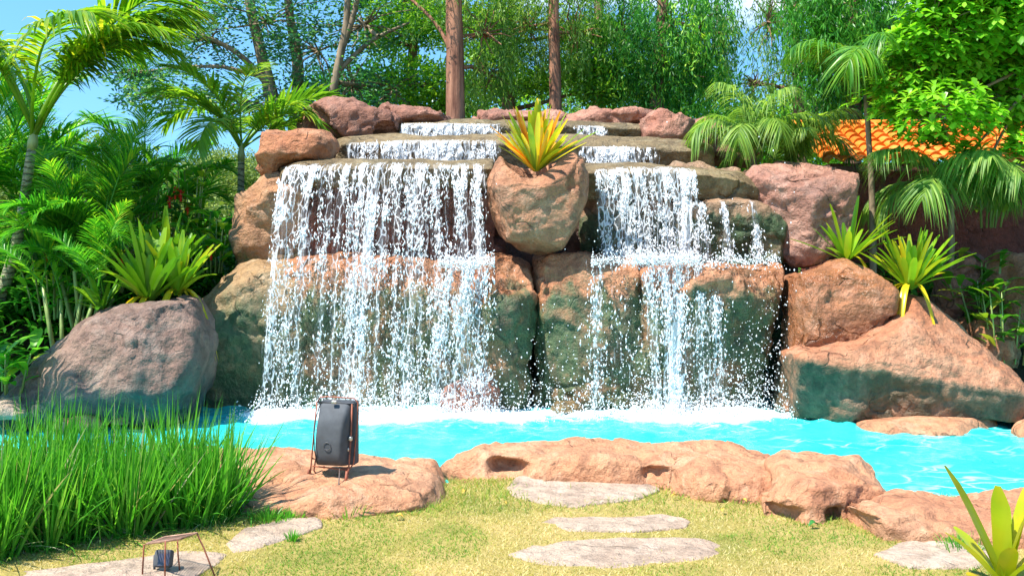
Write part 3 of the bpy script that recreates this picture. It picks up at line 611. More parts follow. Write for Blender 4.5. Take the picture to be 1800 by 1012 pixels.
def frond_mesh(name, L_=1.6, arch=.5, nl=46, ll=.5, lw=.03, droop=.35, spread=60, vee=20, elev=60, mat='palm', tshift=0., petiole=.16, curl=0.):
    """frond in local space: starts at the origin, leaves along +X"""
    s = np.linspace(0, 1, 14); e = R(elev)
    bend = arch*s**1.7
    th = e-bend*R(150)
    dx = np.cos(th); dz = np.sin(th); x = np.r_[0, np.cumsum((dx[1:]+dx[:-1])/2)]/13*L_; z = np.r_[0, np.cumsum((dz[1:]+dz[:-1])/2)]/13*L_
    yb = curl*s**2*L_
    sl_ = np.linspace(petiole, .99, nl); px_, pz_, py_ = np.interp(sl_, s, x), np.interp(sl_, s, z), np.interp(sl_, s, yb)
    tth = np.interp(sl_, s, th); tg = np.stack([np.cos(tth), 0*tth, np.sin(tth)], -1); nr = np.stack([-np.sin(tth), 0*tth, np.cos(tth)], -1)
    parts = []
    u = (sl_-petiole)/(1-petiole)
    lp = np.clip(np.sin(np.pi*(u*.86+.12))**.6, .15, 1)*ll
    for sd in (-1, 1):
        a = R(spread)*(1-.55*u)+rng.normal(0, .06, nl); v = R(vee)+rng.normal(0, .12, nl)
        sidev = np.array((0, sd, 0.))
        d = tg*np.cos(a)[:, None]+(sidev*np.cos(v)[:, None]+nr*np.sin(v)[:, None])*np.sin(a)[:, None]
        base = np.stack([px_, py_, pz_], -1)
        parts.append(straps(base, d, lp*U(.85, 1.1, nl), droop*U(.6, 1.4, nl), lw*np.clip(.5+lp/ll*.6, 0, 1), 4, .12, 1.5, tint=np.clip(U(.05, .8, nl)+tshift, 0, 1), roll=rng.normal(0, .25, nl), wid0=.45))
    V, Fq, T = cat(parts)
    mb = MB(); mb.tube(np.stack([x, yb, z], -1), list(np.linspace(.016, .004, 14)*(L_/1.6)), 5, t=.6)
    nb = len(V); V = np.vstack([V, np.array(mb.v)]); T = np.r_[T, mb.t]; q = [f for f in mb.f if len(f) == 4]
    Fq = np.vstack([Fq, np.array(q)+nb]); m = rawmesh(name, V, Fq, T); m.materials.append(LM[mat]); return m
def put_frond(meshes, parent, p, az, tilt=0, roll=0, s=1., name='frond'):
    o = link(name, random.choice(meshes) if isinstance(meshes, list) else meshes, None, parent)
    o.location = tuple(p); o.rotation_euler = (roll, tilt, az); o.scale = (s, s, s); return o
def trunk_tube(pts, rad, wob=.03, sub=6, k=10):
    p = np.array(pts, float); m = len(p); u = np.linspace(0, m-1, (m-1)*sub+1); i = np.arange(m)
    from_ = np.stack([np.interp(u, i, p[:, k_]) for k_ in range(3)], -1)
    for _ in range(2*sub//2): from_[1:-1] = .5*from_[1:-1]+.25*(from_[:-2]+from_[2:])
    r = np.interp(u, i, rad); mb = MB(); mb.tube(from_, list(r), k, wob=wob); return mb

# ------------------------------------------------------------------ palms
def palm(label, base, top, r0, r1, meshes, spec, shaft=.5, bark=bk_palm, group=None, cat_='palm tree', bend=None):
    base = np.array(base); top = np.array(top)
    t = empty('palm_tree', base, label, cat_, group); loc = lambda p: np.array(p)-base
    mid = (base+top)/2+(np.array(bend) if bend is not None else 0)
    trunk_tube([loc(base), loc(mid), loc(top)], [r0*1.15, (r0+r1)/2, r1]).build('trunk', bark, t)
    if shaft:
        d = unit(top-mid); mb = MB(); mb.tube([loc(top)-d*.02, loc(top)+d*shaft*.35, loc(top)+d*shaft*.8, loc(top)+d*shaft], [r1*1.0, r1*1.12, r1*.6, r1*.3], 10)
        mb.build('crownshaft', m_shaft, t); tp = loc(top)+d*shaft*.75
    else: tp = loc(top)
    for az, tilt, s in spec: put_frond(meshes, t, tp+rng.normal(0, .015, 3), R(az), R(tilt), rng.normal(0, .12), s)
    return t
fm_big = [frond_mesh('frond', 1.75, a, 74, .60, .036, .5, 62, 12, e, 'palmd', ts, .30) for a, e, ts in ((.42, 62, 0), (.55, 56, .12), (.48, 68, .2), (.62, 60, -.05))]
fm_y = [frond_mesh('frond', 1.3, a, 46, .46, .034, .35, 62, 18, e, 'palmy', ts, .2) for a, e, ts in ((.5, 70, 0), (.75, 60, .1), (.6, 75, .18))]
palm('tall ringed palm at the far left whose crown reaches out of the frame', P(-24, 600, 11.0), P(56, 262, 11.0), .070, .052, fm_big,
     [(a+random.uniform(-8, 8), random.uniform(-12, 4), random.uniform(1.15, 1.45)) for a in (-16, 14, 60, 165, 195, 240, 320, 2, 180)]+[(-4, -4, 1.6), (10, 4, 1.45)], shaft=.24, bend=(.10, 0, 0))
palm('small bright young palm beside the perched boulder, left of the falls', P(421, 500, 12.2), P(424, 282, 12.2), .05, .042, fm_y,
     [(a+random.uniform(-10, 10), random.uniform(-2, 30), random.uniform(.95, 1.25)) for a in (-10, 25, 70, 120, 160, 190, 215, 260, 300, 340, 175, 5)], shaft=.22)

# areca clumps on the left bank
fm_ar = [frond_mesh('frond', 1.5, a, 60, .46, .026, .3, 60, 22, e, 'areca', ts, .18) for a, e, ts in ((.42, 72, 0), (.6, 62, .05), (.3, 80, .15), (.75, 55, -.1))]
def clump(label, base, n, meshes, smin=.8, smax=1.15, rad=.25, stems=5, group=None, name='areca_palm', cat_='palm', canes=1., az=None):
    t = empty(name, base, label, cat_, group); tips = []
    for i in range(stems):
        a = random.uniform(0, 6.28); b = Vector((math.cos(a)*rad*.5, math.sin(a)*rad*.5, -.1)); e = b+Vector((math.cos(a)*rad*.6, math.sin(a)*rad*.6, random.uniform(.3, .8)*canes))
        mb = MB(); mb.tube([b, (b+e)/2, e], [.025, .022, .018], 6); mb.build('cane', m_rach, t); tips.append(e)
    for i in range(n):
        p = random.choice(tips); put_frond(meshes, t, np.array(p)+rng.normal(0, .02, 3), (R(random.uniform(*az)) if az else 2*math.pi*(i/n)+random.uniform(-.3, .3)), R(random.uniform(-15, 18)), rng.normal(0, .2), random.uniform(smin, smax))
    return t
GA = 'areca palms crowding the left bank'
for i, (px_, py_, Y, n, s, lab) in enumerate([
    (-235, 560, 8.7, 7, 1.15, 'areca palm rooted just outside the left frame edge, its fronds shading the grey boulder'),
    (-10, 430, 12.6, 15, 1.35, 'tallest areca palm, behind the ringed trunk at the left'),
    (120, 430, 13.0, 14, .72, 'areca palm standing far back between the ringed palm and the small bright palm'),
    (190, 500, 11.0, 14, .9, 'dark areca palm right behind the large green bromeliad'),
    (-70, 540, 12.0, 13, 1.0, 'dark areca palm at the far left frame edge behind the ringed trunk'),
    (85, 470, 12.2, 14, 1.1, 'tall areca palm directly right of the ringed palm trunk'),
    (150, 560, 10.5, 13, .8, 'low arching areca palm above the left slope of the grey boulder'),
    (215, 470, 12.0, 14, .95, 'areca palm in the middle of the left bank, behind the lower one'),
    (290, 440, 13.0, 12, .8, 'areca palm farthest back on the left bank, near the red flowers'),
    (110, 600, 9.9, 10, .66, 'small drooping areca palm at the lower left over the boulder shoulder')]):
    clump(lab, P(px_, py_, Y), n, fm_ar, s*.85, s*1.1, .3, 6, GA)

# ------------------------------------------------------------------ bromeliads
def brom(label, base, n, Lm, Wm, mat, seed=0, elo=25, ehi=85, droop=.45, tlo=0, thi=1, dead=0, az=None, group='bromeliads'):
    rs = np.random.default_rng(seed); base = np.array(base)
    az_ = rs.uniform(0, 2*np.pi, n) if az is None else R(1)*rs.uniform(*az, n)
    el = np.radians(rs.uniform(elo, ehi, n)); d = np.stack([np.cos(az_)*np.cos(el), np.sin(az_)*np.cos(el), np.sin(el)], -1)
    b = np.stack([np.cos(az_)*.03, np.sin(az_)*.03, 0*az_-.02], -1)
    Ls = Lm*rs.uniform(.6, 1.1, n); Ws = Wm*rs.uniform(.8, 1.15, n); tn = np.clip(rs.uniform(tlo, thi, n), 0, 1)
    parts = [straps(b, d, Ls, droop*rs.uniform(.3, 1.3, n)*(1.1-np.sin(el)*.8), Ws, 10, .16, 7., tint=tn, wid0=.8, peak=.3, tip=.34)]
    if dead:
        az2 = rs.uniform(np.pi, 2*np.pi, dead); d2 = np.stack([np.cos(az2)*.6, np.sin(az2)*.6, .5+0*az2], -1)
        parts.append(straps(np.zeros((dead, 3)), d2, Lm*rs.uniform(.6, .9, dead), 1.7, Wm*.7, 10, .2, 2, tint=np.full(dead, .98), wid0=.75))
    V, Fq, T = cat(parts); T = np.clip(T+.10*vnoise(V*np.array((1, 1, 1.)), 14, seed), 0, 1)
    o = link('bromeliad', rawmesh('bromeliad', V, Fq, T), LM[mat], None, base); return tag(o, label, 'bromeliad', group)
brom('yellow and orange bromeliad growing in the stone planter between the falls', P(942, 298, 10.05), 84, .74, .062, 'bromy', 1, 35, 88, .30, .05, .95)
brom('large green bromeliad on top of the grey left boulder', P(262, 528, 9.75), 48, .84, .085, 'brom', 2, 42, 88, .5, .0, .6, 4)
brom('yellowish green bromeliad on the grey boulder, right beside the largest green one', P(312, 515, 9.85), 34, .74, .078, 'brom', 12, 40, 88, .6, .25, .85, 6)
brom('upright green bromeliad just behind the largest one on the grey boulder', P(290, 500, 10.25), 30, .85, .080, 'brom', 13, 55, 88, .5, .0, .65, 2)
brom('small dull green bromeliad on the grey boulder, left of the large one', P(178, 540, 9.8), 18, .5, .06, 'brom', 3, 20, 80, .4, 0, .5)
brom('small green bromeliad at the top of the wet orange boulder on the right', P(1488, 455, 10.1), 26, .66, .062, 'brom', 4, 25, 80, .35, .2, .8, 2)
brom('yellow-spotted bromeliad spilling over the big right boulder', P(1600, 505, 9.8), 60, .72, .07, 'brom', 5, 32, 85, .45, .3, .95, 6)
def corner():
    base = P(1764, 1030, 4.62); tips = [(-.305, .62, -.02), (-.33, .30, -.10), (-.05, .53, -.04), (.03, .46, .08), (.09, .40, -.06), (.17, .54, .05), (-.22, .10, -.12), (.25, .35, -.1), (-.12, .36, .12), (.30, .15, 0), (-.15, .24, .2), (.1, .2, -.15), (-.02, .24, -.12)]
    t_ = np.array([(x, y, z) for x, z, y in tips]); Ls = np.linalg.norm(t_, axis=1)*1.12; dr = np.full(len(t_), .16); d = t_.copy(); d[:, 2] += dr*Ls
    V, Fq, T = straps(t_*0+np.array((0, 0, -.01)), d, Ls, dr, U(.075, .098, len(t_)), 12, .12, 7., tint=U(.68, .92, len(t_)), wid0=.8, peak=.3, tip=.3); T = np.clip(T+.12*vnoise(V, 16, 3), 0, 1)
    tag(link('bromeliad', rawmesh('bromeliad', V, Fq, T), LM['brom'], None, base), 'large yellow-green bromeliad cut by the lower right corner of the frame', 'bromeliad', 'bromeliads')
corner()

# ------------------------------------------------------------------ trees
def branchy(mb, a, b, r0, r1=.01, sag=.15):
    a = Vector(tuple(map(float, a))); b = Vector(tuple(map(float, b))); L0 = (b-a).length
    m1 = a.lerp(b, .35)+Vector((random.uniform(-1, 1), random.uniform(-1, 1), random.uniform(0, 1)))*L0*sag*.6
    m2 = a.lerp(b, .7)+Vector((random.uniform(-1, 1), random.uniform(-1, 1), random.uniform(0, 1)))*L0*sag*.5
    mb.tube([a, m1, m2, b], [r0, r0*.75, r0*.45, r1], 6, cap=False)
def blobs(c, r, nsub, k, spread, flat=.6):
    c = np.array(c, float); r = np.array(r, float); u = unit(rng.normal(size=(nsub, 3)))*(U(.15, 1, nsub)**.45)[:, None]
    cs = c+u*r; o = rng.normal(size=(nsub, k, 3))*spread*np.array((1, 1, flat)); return cs, (cs[:, None]+o).reshape(-1, 3), o.reshape(-1, 3)
def tree(name, label, base, limbs, crowns, style, mat, bark, ls=.1, group=None, cat_='tree', leafw=.4, dens=1.):
    """limbs: list of (points, radii); crowns: (centre, radii, nsub, k, spread)"""
    base = np.array(base); t = empty(name, base, label, cat_, group); mb = MB(); ends = []
    for pts, rad in limbs:
        tb = trunk_tube([np.array(p)-base for p in pts], rad, .04, 5, 9); mb.add(tb.v, tb.f); ends += [Vector(v) for v in tb.v[::9]]
    P_ = []
    bb = MB()
    for c, r, nsub, k, sp in crowns:
        nsub = int(nsub*dens)
        cs, pts, off = blobs(np.array(c)-base, r, nsub, k, sp)
        cc = Vector(tuple(np.array(c)-base)); near = min(ends, key=lambda e: (e-cc).length+max(0, e.z-cc.z)*2)
        branchy(bb, near, cc, .05, .03)
        for q in cs[::max(1, len(cs)//14)]: branchy(bb, cc, q, .022, .006)
        n = len(pts)
        if style == 'weep':
            kk = max(3, k//5); cs = cs[U(0, 1, len(cs)) > .25]; ns = len(cs)*kk; nsub = len(cs); b0 = np.repeat(cs, kk, 0)+rng.normal(0, sp*.75, (ns, 3))*np.array((1, 1, .5)); m = 8; Lh = U(.2, .7, ns)*np.repeat(U(.6, 1.8, nsub), kk)
            s = np.linspace(0, 1, m); sway = rng.normal(0, .16, (ns, 2))+np.repeat(rng.normal(0, .25, (nsub, 2)), kk, 0)
            q = b0[:, None]+np.stack([sway[:, :1]*s*Lh[:, None], sway[:, 1:]*s*Lh[:, None], -s*Lh[:, None]], -1)
            q = np.repeat(q.reshape(-1, 3), 2, 0)+rng.normal(0, .015, (ns*m*2, 3)); d = rng.normal(0, .5, q.shape)+np.array((0, 0, -1.))
            P_.append(leaves(q, d, ls*U(.8, 1.6, len(q)), ls*leafw, np.clip(np.repeat(np.repeat(U(0, .8, nsub)**1.3, kk), m*2)+U(-.15, .3, len(q)), 0, 1)))
        elif style == 'flat':
            d = off*np.array((1, 1, .3))+rng.normal(0, .05, off.shape)
            P_.append(leaves(pts, d, ls*U(.6, 1.3, n), ls*leafw, np.clip(np.repeat(U(0, .8, nsub), k)+U(-.2, .25, n), 0, 1)))
        else:
            d = off+rng.normal(0, sp*.7, off.shape)+np.array((0, 0, sp*.3))
            P_.append(leaves(pts, d, ls*U(.6, 1.3, n), ls*leafw, np.clip(np.repeat(U(0, .8, nsub), k)+U(-.2, .25, n), 0, 1)))
    mb.add(bb.v, bb.f); mb.build('trunk', bark, t); leafobj('crown', P_, LM[mat], t); return t
GT = 'trees behind the waterfall'
Y0 = 18.
tree('feathery_tree', 'dark feathery tree with forked trunks at the left, sky showing through', P(500, 520, Y0),
     [([P(500, 520, Y0), P(492, 230, Y0), P(468, 130, Y0), P(440, 20, Y0), P(420, -120, Y0)], [.2, .15, .12, .09, .05]),
      ([P(500, 520, Y0), P(516, 230, Y0+.3), P(528, 120, Y0+.3), P(505, 20, Y0+.3), P(500, -150, Y0)], [.16, .13, .11, .08, .05]),
      ([P(480, 160, Y0), P(420, 90, Y0-.4), P(350, 60, Y0-.7)], [.07, .05, .03])],
     [(P(300, 165, Y0-.6), (.95, .9, .42), 70, 30, .12), (P(240, 130, Y0-.6), (.5, .5, .25), 26, 30, .12), (P(370, 70, Y0-.2), (1.3, 1, .7), 62, 30, .12), (P(340, 10, Y0), (1.0, 1, .5), 30, 30, .12),
      (P(470, 40, Y0), (1.5, 1.2, .8), 72, 30, .13), (P(560, 90, Y0+.2), (1.2, 1.2, .9), 60, 30, .13), (P(440, 190, Y0), (1.0, .8, .5), 38, 30, .12), (P(560, 185, Y0+.2), (.8, .8, .4), 34, 30, .12),
      (P(450, -90, Y0), (1.8, 1.4, .8), 110, 30, .15)], 'flat', 'fine', bk_gry, .10, GT, leafw=.38)
tree('forked_tree', 'tan forked tree leaning right, second from the left behind the falls', P(560, 520, 17),
     [([P(560, 520, 17), P(575, 215, 17), P(598, 95, 17), P(612, 40, 17), P(610, -140, 17)], [.10, .08, .07, .06, .04]),
      ([P(598, 95, 17), P(622, 30, 17), P(640, -60, 17)], [.06, .05, .04]), ([P(590, 130, 17), P(650, 70, 17.3), P(720, 40, 17.5)], [.05, .04, .02])],
     [(P(640, 45, 17.6), (1.0, 1, .7), 40, 28, .13), (P(620, 150, 17.8), (.7, .8, .6), 26, 28, .13), (P(690, 160, 18), (.8, .8, .5), 20, 28, .13), (P(610, -60, 17.4), (1.4, 1.2, .6), 70, 28, .15)], 'flat', 'fine', bk_gry, .10, GT, leafw=.38)
tree('leafy_tree', 'bright green rounded tree behind the rim rocks, left of the thick red trunk', P(735, 520, 19),
     [([P(735, 520, 19), P(735, 300, 19), P(720, 150, 19), P(730, 40, 19)], [.2, .16, .12, .07])],
     [(P(740, 150, 18.6), (1.1, 1, .45), 100, 34, .14), (P(690, 70, 19), (.7, 1, .3), 45, 34, .14), (P(760, 45, 19), (.9, 1, .5), 90, 34, .14), (P(700, 10, 19.4), (1.1, 1, .5), 80, 34, .14), (P(780, 190, 19), (.9, .8, .4), 60, 34, .14), (P(730, -60, 19), (1.6, 1.2, .6), 90, 34, .16)], 'round', 'lime', bk_brn, .10, GT, leafw=.5)
tree('eucalyptus', 'tall tree with the thickest reddish peeling trunk, left of the planter', P(800, 520, 15.5),
     [([P(800, 520, 15.5), P(801, 200, 15.5), P(799, 60, 15.5), P(796, -40, 15.5), P(800, -260, 15.5)], [.19, .155, .14, .13, .09]), ([P(802, 110, 15.5), P(770, 40, 15.6), P(700, -20, 15.8)], [.04, .03, .02])],
     [(P(850, 60, 16), (.6, .6, .6), 50, 24, .16), (P(840, -60, 15.8), (1.3, 1, .8), 60, 24, .2), (P(760, -110, 15.6), (1.2, 1, .5), 40, 24, .2), (P(860, 130, 16.2), (.5, .6, .4), 40, 24, .15)], 'weep', 'weepl', bk_red, .09, GT, leafw=.2)
tree('eucalyptus', 'tall tree with a thinner reddish trunk right above the planter bromeliad', P(978, 520, 16.5),
     [([P(978, 520, 16.5), P(977, 205, 16.5), P(975, 100, 16.5), P(972, 0, 16.5), P(975, -220, 16.5)], [.14, .115, .10, .09, .06])],
     [(P(930, 50, 17), (.8, .8, .6), 55, 24, .18), (P(1010, 60, 17), (.7, .8, .7), 55, 24, .18), (P(980, -60, 16.6), (1.6, 1.1, .8), 70, 24, .2)], 'weep', 'weepl', bk_red, .09, GT, leafw=.2)
tree('leafy_tree', 'lime green tree filling the gap between the two reddish trunks', P(900, 520, 17.6),
     [([P(900, 520, 17.6), P(900, 300, 17.6), P(890, 120, 17.6), P(900, 0, 17.6)], [.2, .16, .12, .07])],
     [(P(870, 95, 17.6), (.7, .7, .25), 60, 34, .13), (P(900, 150, 17.5), (.8, .7, .22), 60, 34, .13), (P(880, 35, 17.6), (.7, .7, .25), 60, 34, .13), (P(1030, 60, 17.8), (.6, .7, .25), 50, 34, .13), (P(1020, 130, 17.6), (.7, .7, .25), 60, 34, .13), (P(1060, 165, 17.6), (.5, .6, .15), 30, 34, .12), (P(930, -40, 17.6), (1.6, 1, .5), 90, 34, .16)], 'round', 'lime', bk_brn, .10, GT, leafw=.45)
tree('weeping_tree', 'darkest weeping tree behind the right part of the falls', P(1150, 520, 17.5),
     [([P(1150, 520, 17.5), P(1150, 300, 17.5), P(1160, 100, 17.5), P(1170, -60, 17.5)], [.2, .17, .13, .08])],
     [(P(1090, 60, 17.5), (.8, .9, .7), 75, 28, .2), (P(1180, 40, 17.3), (.9, .9, .7), 80, 28, .2), (P(1230, 60, 17.5), (.6, .9, .7), 65, 28, .2), (P(1130, 130, 17.8), (.9, .9, .5), 65, 28, .2), (P(1200, 140, 17.8), (.8, .9, .4), 70, 28, .2), (P(1160, -60, 17.5), (1.6, 1.2, .8), 90, 28, .22)], 'weep', 'weep', bk_brn, .10, GT, leafw=.24)
tree('weeping_tree', 'weeping green tree behind, between the thin reddish trunk and the darkest tree', P(1050, 520, 20),
     [([P(1050, 520, 20), P(1050, 300, 20), P(1055, 100, 20), P(1050, -60, 20)], [.2, .17, .13, .08])],
     [(P(1040, 50, 20), (1.3, 1, .8), 60, 28, .22), (P(1060, 140, 20), (1.2, 1, .5), 40, 28, .22), (P(1260, 60, 20.5), (.6, 1, .9), 40, 28, .22), (P(1050, -70, 20), (1.6, 1.2, .7), 60, 28, .22)], 'weep', 'weepl', bk_brn, .10, GT, leafw=.24)
tree('weeping_tree', 'pale airy weeping tree on the right with blue sky beside it', P(1370, 520, 17),
     [([P(1400, 520, 17), P(1410, 300, 17), P(1400, 120, 17), P(1390, -60, 17)], [.13, .11, .08, .05])],
     [(P(1350, 40, 17), (.45, .7, .6), 26, 22, .2), (P(1400, 120, 17), (.5, .7, .5), 34, 22, .2), (P(1330, 150, 17.2), (.4, .6, .3), 20, 22, .18), (P(1400, 10, 17), (.7, .8, .7), 34, 22, .2), (P(1440, 190, 17), (.6, .7, .4), 34, 22, .2)], 'weep', 'weepl', bk_brn, .09, GT, leafw=.2)
LM['weep2'] = leafmat('bright_hanging_leaf', [(0, (.02, .14, .01)), (.5, (.06, .29, .02)), (1, (.20, .48, .05))], .4, .4)
tree('hanging_leaf_tree', 'tall bright green feathery tree with hanging foliage above the tiled roof', P(1498, 520, 14.5),
     [([P(1496, 520, 14.5), P(1498, 230, 14.5), P(1505, 60, 14.5), P(1500, -120, 14.5)], [.14, .13, .10, .06]), ([P(1500, 180, 14.5), P(1430, 60, 14.5)], [.05, .03])],
     [(P(1440, 20, 14.5), (.55, .7, .5), 75, 28, .17), (P(1500, 50, 14.3), (.6, .7, .5), 85, 28, .17), (P(1550, 60, 14.5), (.6, .7, .6), 80, 28, .17), (P(1480, 110, 14.7), (.6, .6, .35), 70, 28, .16), (P(1590, 130, 15), (.5, .6, .4), 50, 28, .16), (P(1490, -60, 14.5), (1.1, .9, .6), 80, 28, .2), (P(1640, 60, 15.5), (.9, .7, .7), 70, 28, .2), (P(1750, 80, 15.5), (.9, .7, .7), 70, 28, .2)], 'weep', 'weep2', bk_brn, .11, GT, leafw=.2)
# far trees closing the view
GF = 'far trees on the horizon'
for i, (px_, py_, Y, rx, rz, lab) in enumerate([
    (330, 320, 42, 2.6, 1.1, 'pale far bushy tree seen left of the small young palm'),
    (400, 300, 48, 2.0, 1.0, 'pale far tree just left of the perched boulder'),
    (250, 330, 40, 2.6, 1.0, 'far olive tree low behind the areca palms'),
    (500, 310, 44, 2.6, 1.0, 'far tree hidden low behind the perched boulder'),
    (640, 190, 30, 2.0, 1.2, 'distant dark green tree under the forked tree'),
    (1310, 260, 30, 1.8, 1.4, 'distant tree behind the drooping palm on the right'),
    (1420, 230, 28, 1.8, 1.6, 'distant tree above the left end of the tiled roof'),
    (1180, 200, 28, 2.4, 1.6, 'distant tree low behind the darkest weeping tree'),
    (960, 200, 28, 3.0, 1.3, 'distant tree low behind the bromeliad planter'),
    (1620, 150, 22, 2.2, 2.0, 'distant tree behind the tiled roof, middle'),
    (1800, 150, 22, 2.2, 2.0, 'distant tree behind the tiled roof at the right frame edge'),
    (330, 400, 26, 2.6, .9, 'low distant bush behind the red-flowered ginger plants'),
    (110, 400, 24, 2.6, .9, 'low distant bush behind the tallest areca palm'),
    (-60, 380, 22, 2.2, 1.0, 'low distant bush at the far left frame edge'),
    (60, 300, 30, 3.0, 1.3, 'distant tree low behind the tall ringed palm')]):
    c = P(px_, py_, Y); b = np.array((c[0], c[1], .3))
    tree('bushy_tree', lab, b, [([b, (b+c)/2, c], [.25, .2, .12])], [(c, (rx, rx, rz), 170, 34, .28), (c+np.array((0, 0, -rz)), (rx*1.1, rx, rz*.8), 110, 34, .3)], 'round', 'hedge' if i < 4 or i >= 11 else ('dark' if i in (4, 7) else 'lime'), bk_brn, .16, GF, leafw=.5)
# broad-leaved tree, upper right
def broadtree():
    Yb = 10.5; base = P(1900, 560, Yb); t = empty('broadleaf_tree', base, 'lime green broad-leaved tree hanging into the upper right corner', 'tree'); mb = MB()
    hub = P(1930, 60, Yb)-base; tb = trunk_tube([np.zeros(3), P(1920, 300, Yb)-base, hub], [.12, .1, .08]); mb.add(tb.v, tb.f)
    cl = [(1640, 245, .16, .12), (1705, 268, .15, .12), (1790, 262, .2, .15), (1760, 40, .7, .42), (1680, 90, .55, .4), (1740, 150, .55, .4), (1620, 130, .42, .3), (1580, 175, .38, .2), (1650, 200, .5, .25), (1790, 190, .35, .2), (1720, 20, .6, .4), (1850, 120, .6, .6), (1600, 95, .3, .25), (1830, -40, .9, .5), (1700, -60, .7, .4), (1735, 285, .12, .12), (1650, 50, .4, .3)]
    base_, dd, Ls, tn = [], [], [], []
    for px_, py_, rx, rz in cl:
        c = P(px_, py_, Yb+random.uniform(-.5, .4))-base; branchy(mb, hub, c, .035, .012, .1); nr = max(14, int(300*rx*rz/.2))
        for i in range(nr):
            q = c+unit(rng.normal(size=3))*U(.1, 1)**.5*np.array((rx, rx, rz))*(1.28 if rx > .25 else 1); ax = unit(q-c+np.array((0, -.25, .5))); k = random.randint(5, 8)
            if i % 7 == 0: branchy(mb, c, q, .009, .004, .1)
            a1 = unit(np.cross(ax, (0.3, .5, .1))); a2 = np.cross(ax, a1); ph = random.uniform(0, 6.28); tt = random.random()
            for j in range(k):
                an = ph+j*6.283/k; dd.append(ax*.55+(a1*math.cos(an)+a2*math.sin(an))); base_.append(q); Ls.append(random.uniform(.075, .15)); tn.append(min(1, max(0, tt*.7+random.uniform(-.1, .35))))
    mb.build('trunk', bk_gry, t)
    V, Fq, T = straps(np.array(base_), np.array(dd), np.array(Ls), .25, np.array(Ls)*.5, 4, .10, 3.0, tint=np.array(tn), wid0=.2, peak=.68)
    link('crown', rawmesh('crown', V, Fq, T), LM['broad'], t)
broadtree()
# drooping fine palms (right)
fm_dr = [frond_mesh('frond', 1.15, a, 64, .40, .020, .85, 66, 5, e, 'weepl', ts, .12) for a, e, ts in ((.75, 70, 0), (.95, 60, .1), (.6, 78, .15))]
fm_dg = [frond_mesh('frond', 1.35, a, 64, .40, .022, .8, 66, 5, e, 'palm', ts, .12) for a, e, ts in ((.75, 70, 0), (.9, 60, .1), (.6, 78, -.1))]
fm_lo = [frond_mesh('frond', 1.15, a, 64, .42, .020, .85, 66, 5, e, 'weepl', ts, .12) for a, e, ts in ((.6, 42, 0), (.7, 30, .1), (.5, 50, .15))]
def drooper(label, base, top, az, meshes, s=1., r=.05):
    t = empty('drooping_palm', base, label, 'palm tree', 'fine-leaved palms on the right'); b = np.array(base); tp = np.array(top)-b
    trunk_tube([np.zeros(3), tp*.5+np.array((.03, 0, 0)), tp], [r*1.2, r, r*.8], .08).build('trunk', bk_gry, t)
    for a in az: put_frond(meshes, t, tp+rng.normal(0, .02, 3), R(a+random.uniform(-8, 8)), R(random.uniform(-5, 18)), rng.normal(0, .15), s*random.uniform(.85, 1.1))
drooper('light green palm with drooping leaflets between the rim and the roof', P(1325, 420, 11.7), P(1322, 262, 11.7), (0, 40, 90, 140, 175, 200, 225, 250, 275, 300, 330, 355), fm_dr, .92)
drooper('second light green drooping palm, lower and just left of the roof', P(1385, 420, 11.9), P(1380, 300, 11.9), (-12, 10, 0, 60, 170, 210, 240, 280, 320, 350), fm_dr, .95)
drooper('slender-trunked palm in front of the tiled roof, above the spotted bromeliad', P(1535, 500, 10.9), P(1522, 165, 10.9), (0, 30, 60, 100, 140, 170, 200, 230, 270, 310, 345), fm_dg, .95, .035)
drooper('dark green drooping palm hanging against the red wall at the right', P(1665, 560, 11.0), P(1672, 338, 10.7), (-20, 0, 15, 40, 150, 170, 190, 205, 230, 250, 265, 280, 300, 320, 340), fm_lo, 1.0, .035)
# ginger with red flowers, left bank
m_red = plain('red_flower', (.70, .04, .02), .4, sc_=40)
def ginger(label, base, n, h, flowers, mat='areca', group='broad-leaved plants on the left bank', name='ginger_plant'):
    base = np.array(base); t = empty(name, base, label, 'plant', group); bs, ds, Ls = [], [], []; mb = MB()
    for i in range(n):
        a = random.uniform(0, 6.28); b = Vector((math.cos(a), math.sin(a), 0))*random.uniform(.02, .3); e = b*1.7+Vector((0, 0, h*random.uniform(.6, 1)))
        mb.tube([b, (b+e)/2+Vector((0, 0, .05)), e], [.012, .01, .006], 5)
        for k in range(7):
            s = .25+.75*k/6; p = b.lerp(e, s); an = k*2.4+a; bs.append(tuple(p)); ds.append((math.cos(an)*.9, math.sin(an)*.9, random.uniform(.3, 1.1))); Ls.append(random.uniform(.26, .42))
    mb.build('stem', m_rach, t)
    V, Fq, T = straps(np.array(bs), np.array(ds), np.array(Ls), .35, np.array(Ls)*.28, 5, .12, 2.2, tint=U(.2, 1, len(bs)), wid0=.3, peak=.4)
    link('leaves', rawmesh('leaves', V, Fq, T), LM[mat], t)
    for fx, fy in flowers:
        p = P(fx, fy, base[1]-.25)-base; m2 = MB()
        for j in range(9):
            an = j*2.4; q = Vector(tuple(p))+Vector((0, 0, j*.013)); d = Vector((math.cos(an)*.055, math.sin(an)*.055, .035)); sd = Vector((-d.y, d.x, 0))*.35
            m2.add([q, q+d*.5+sd, q+d*1.3, q+d*.5-sd], [(0, 1, 2, 3)])
        m2.tube([Vector(tuple(p))-Vector((0, 0, .03)), Vector(tuple(p))+Vector((0, 0, .12))], [.014, .012], 6); m2.build('flower', m_red, t)
ginger('leafy ginger plant with red flowers near the boxy mossy boulder', P(330, 440, 11.6), 12, 1.0, [(298, 362), (330, 374), (308, 346), (318, 352)])
ginger('leafy plant with one red flower low beside the boxy boulder', P(375, 480, 11.2), 12, .75, [(371, 453)])
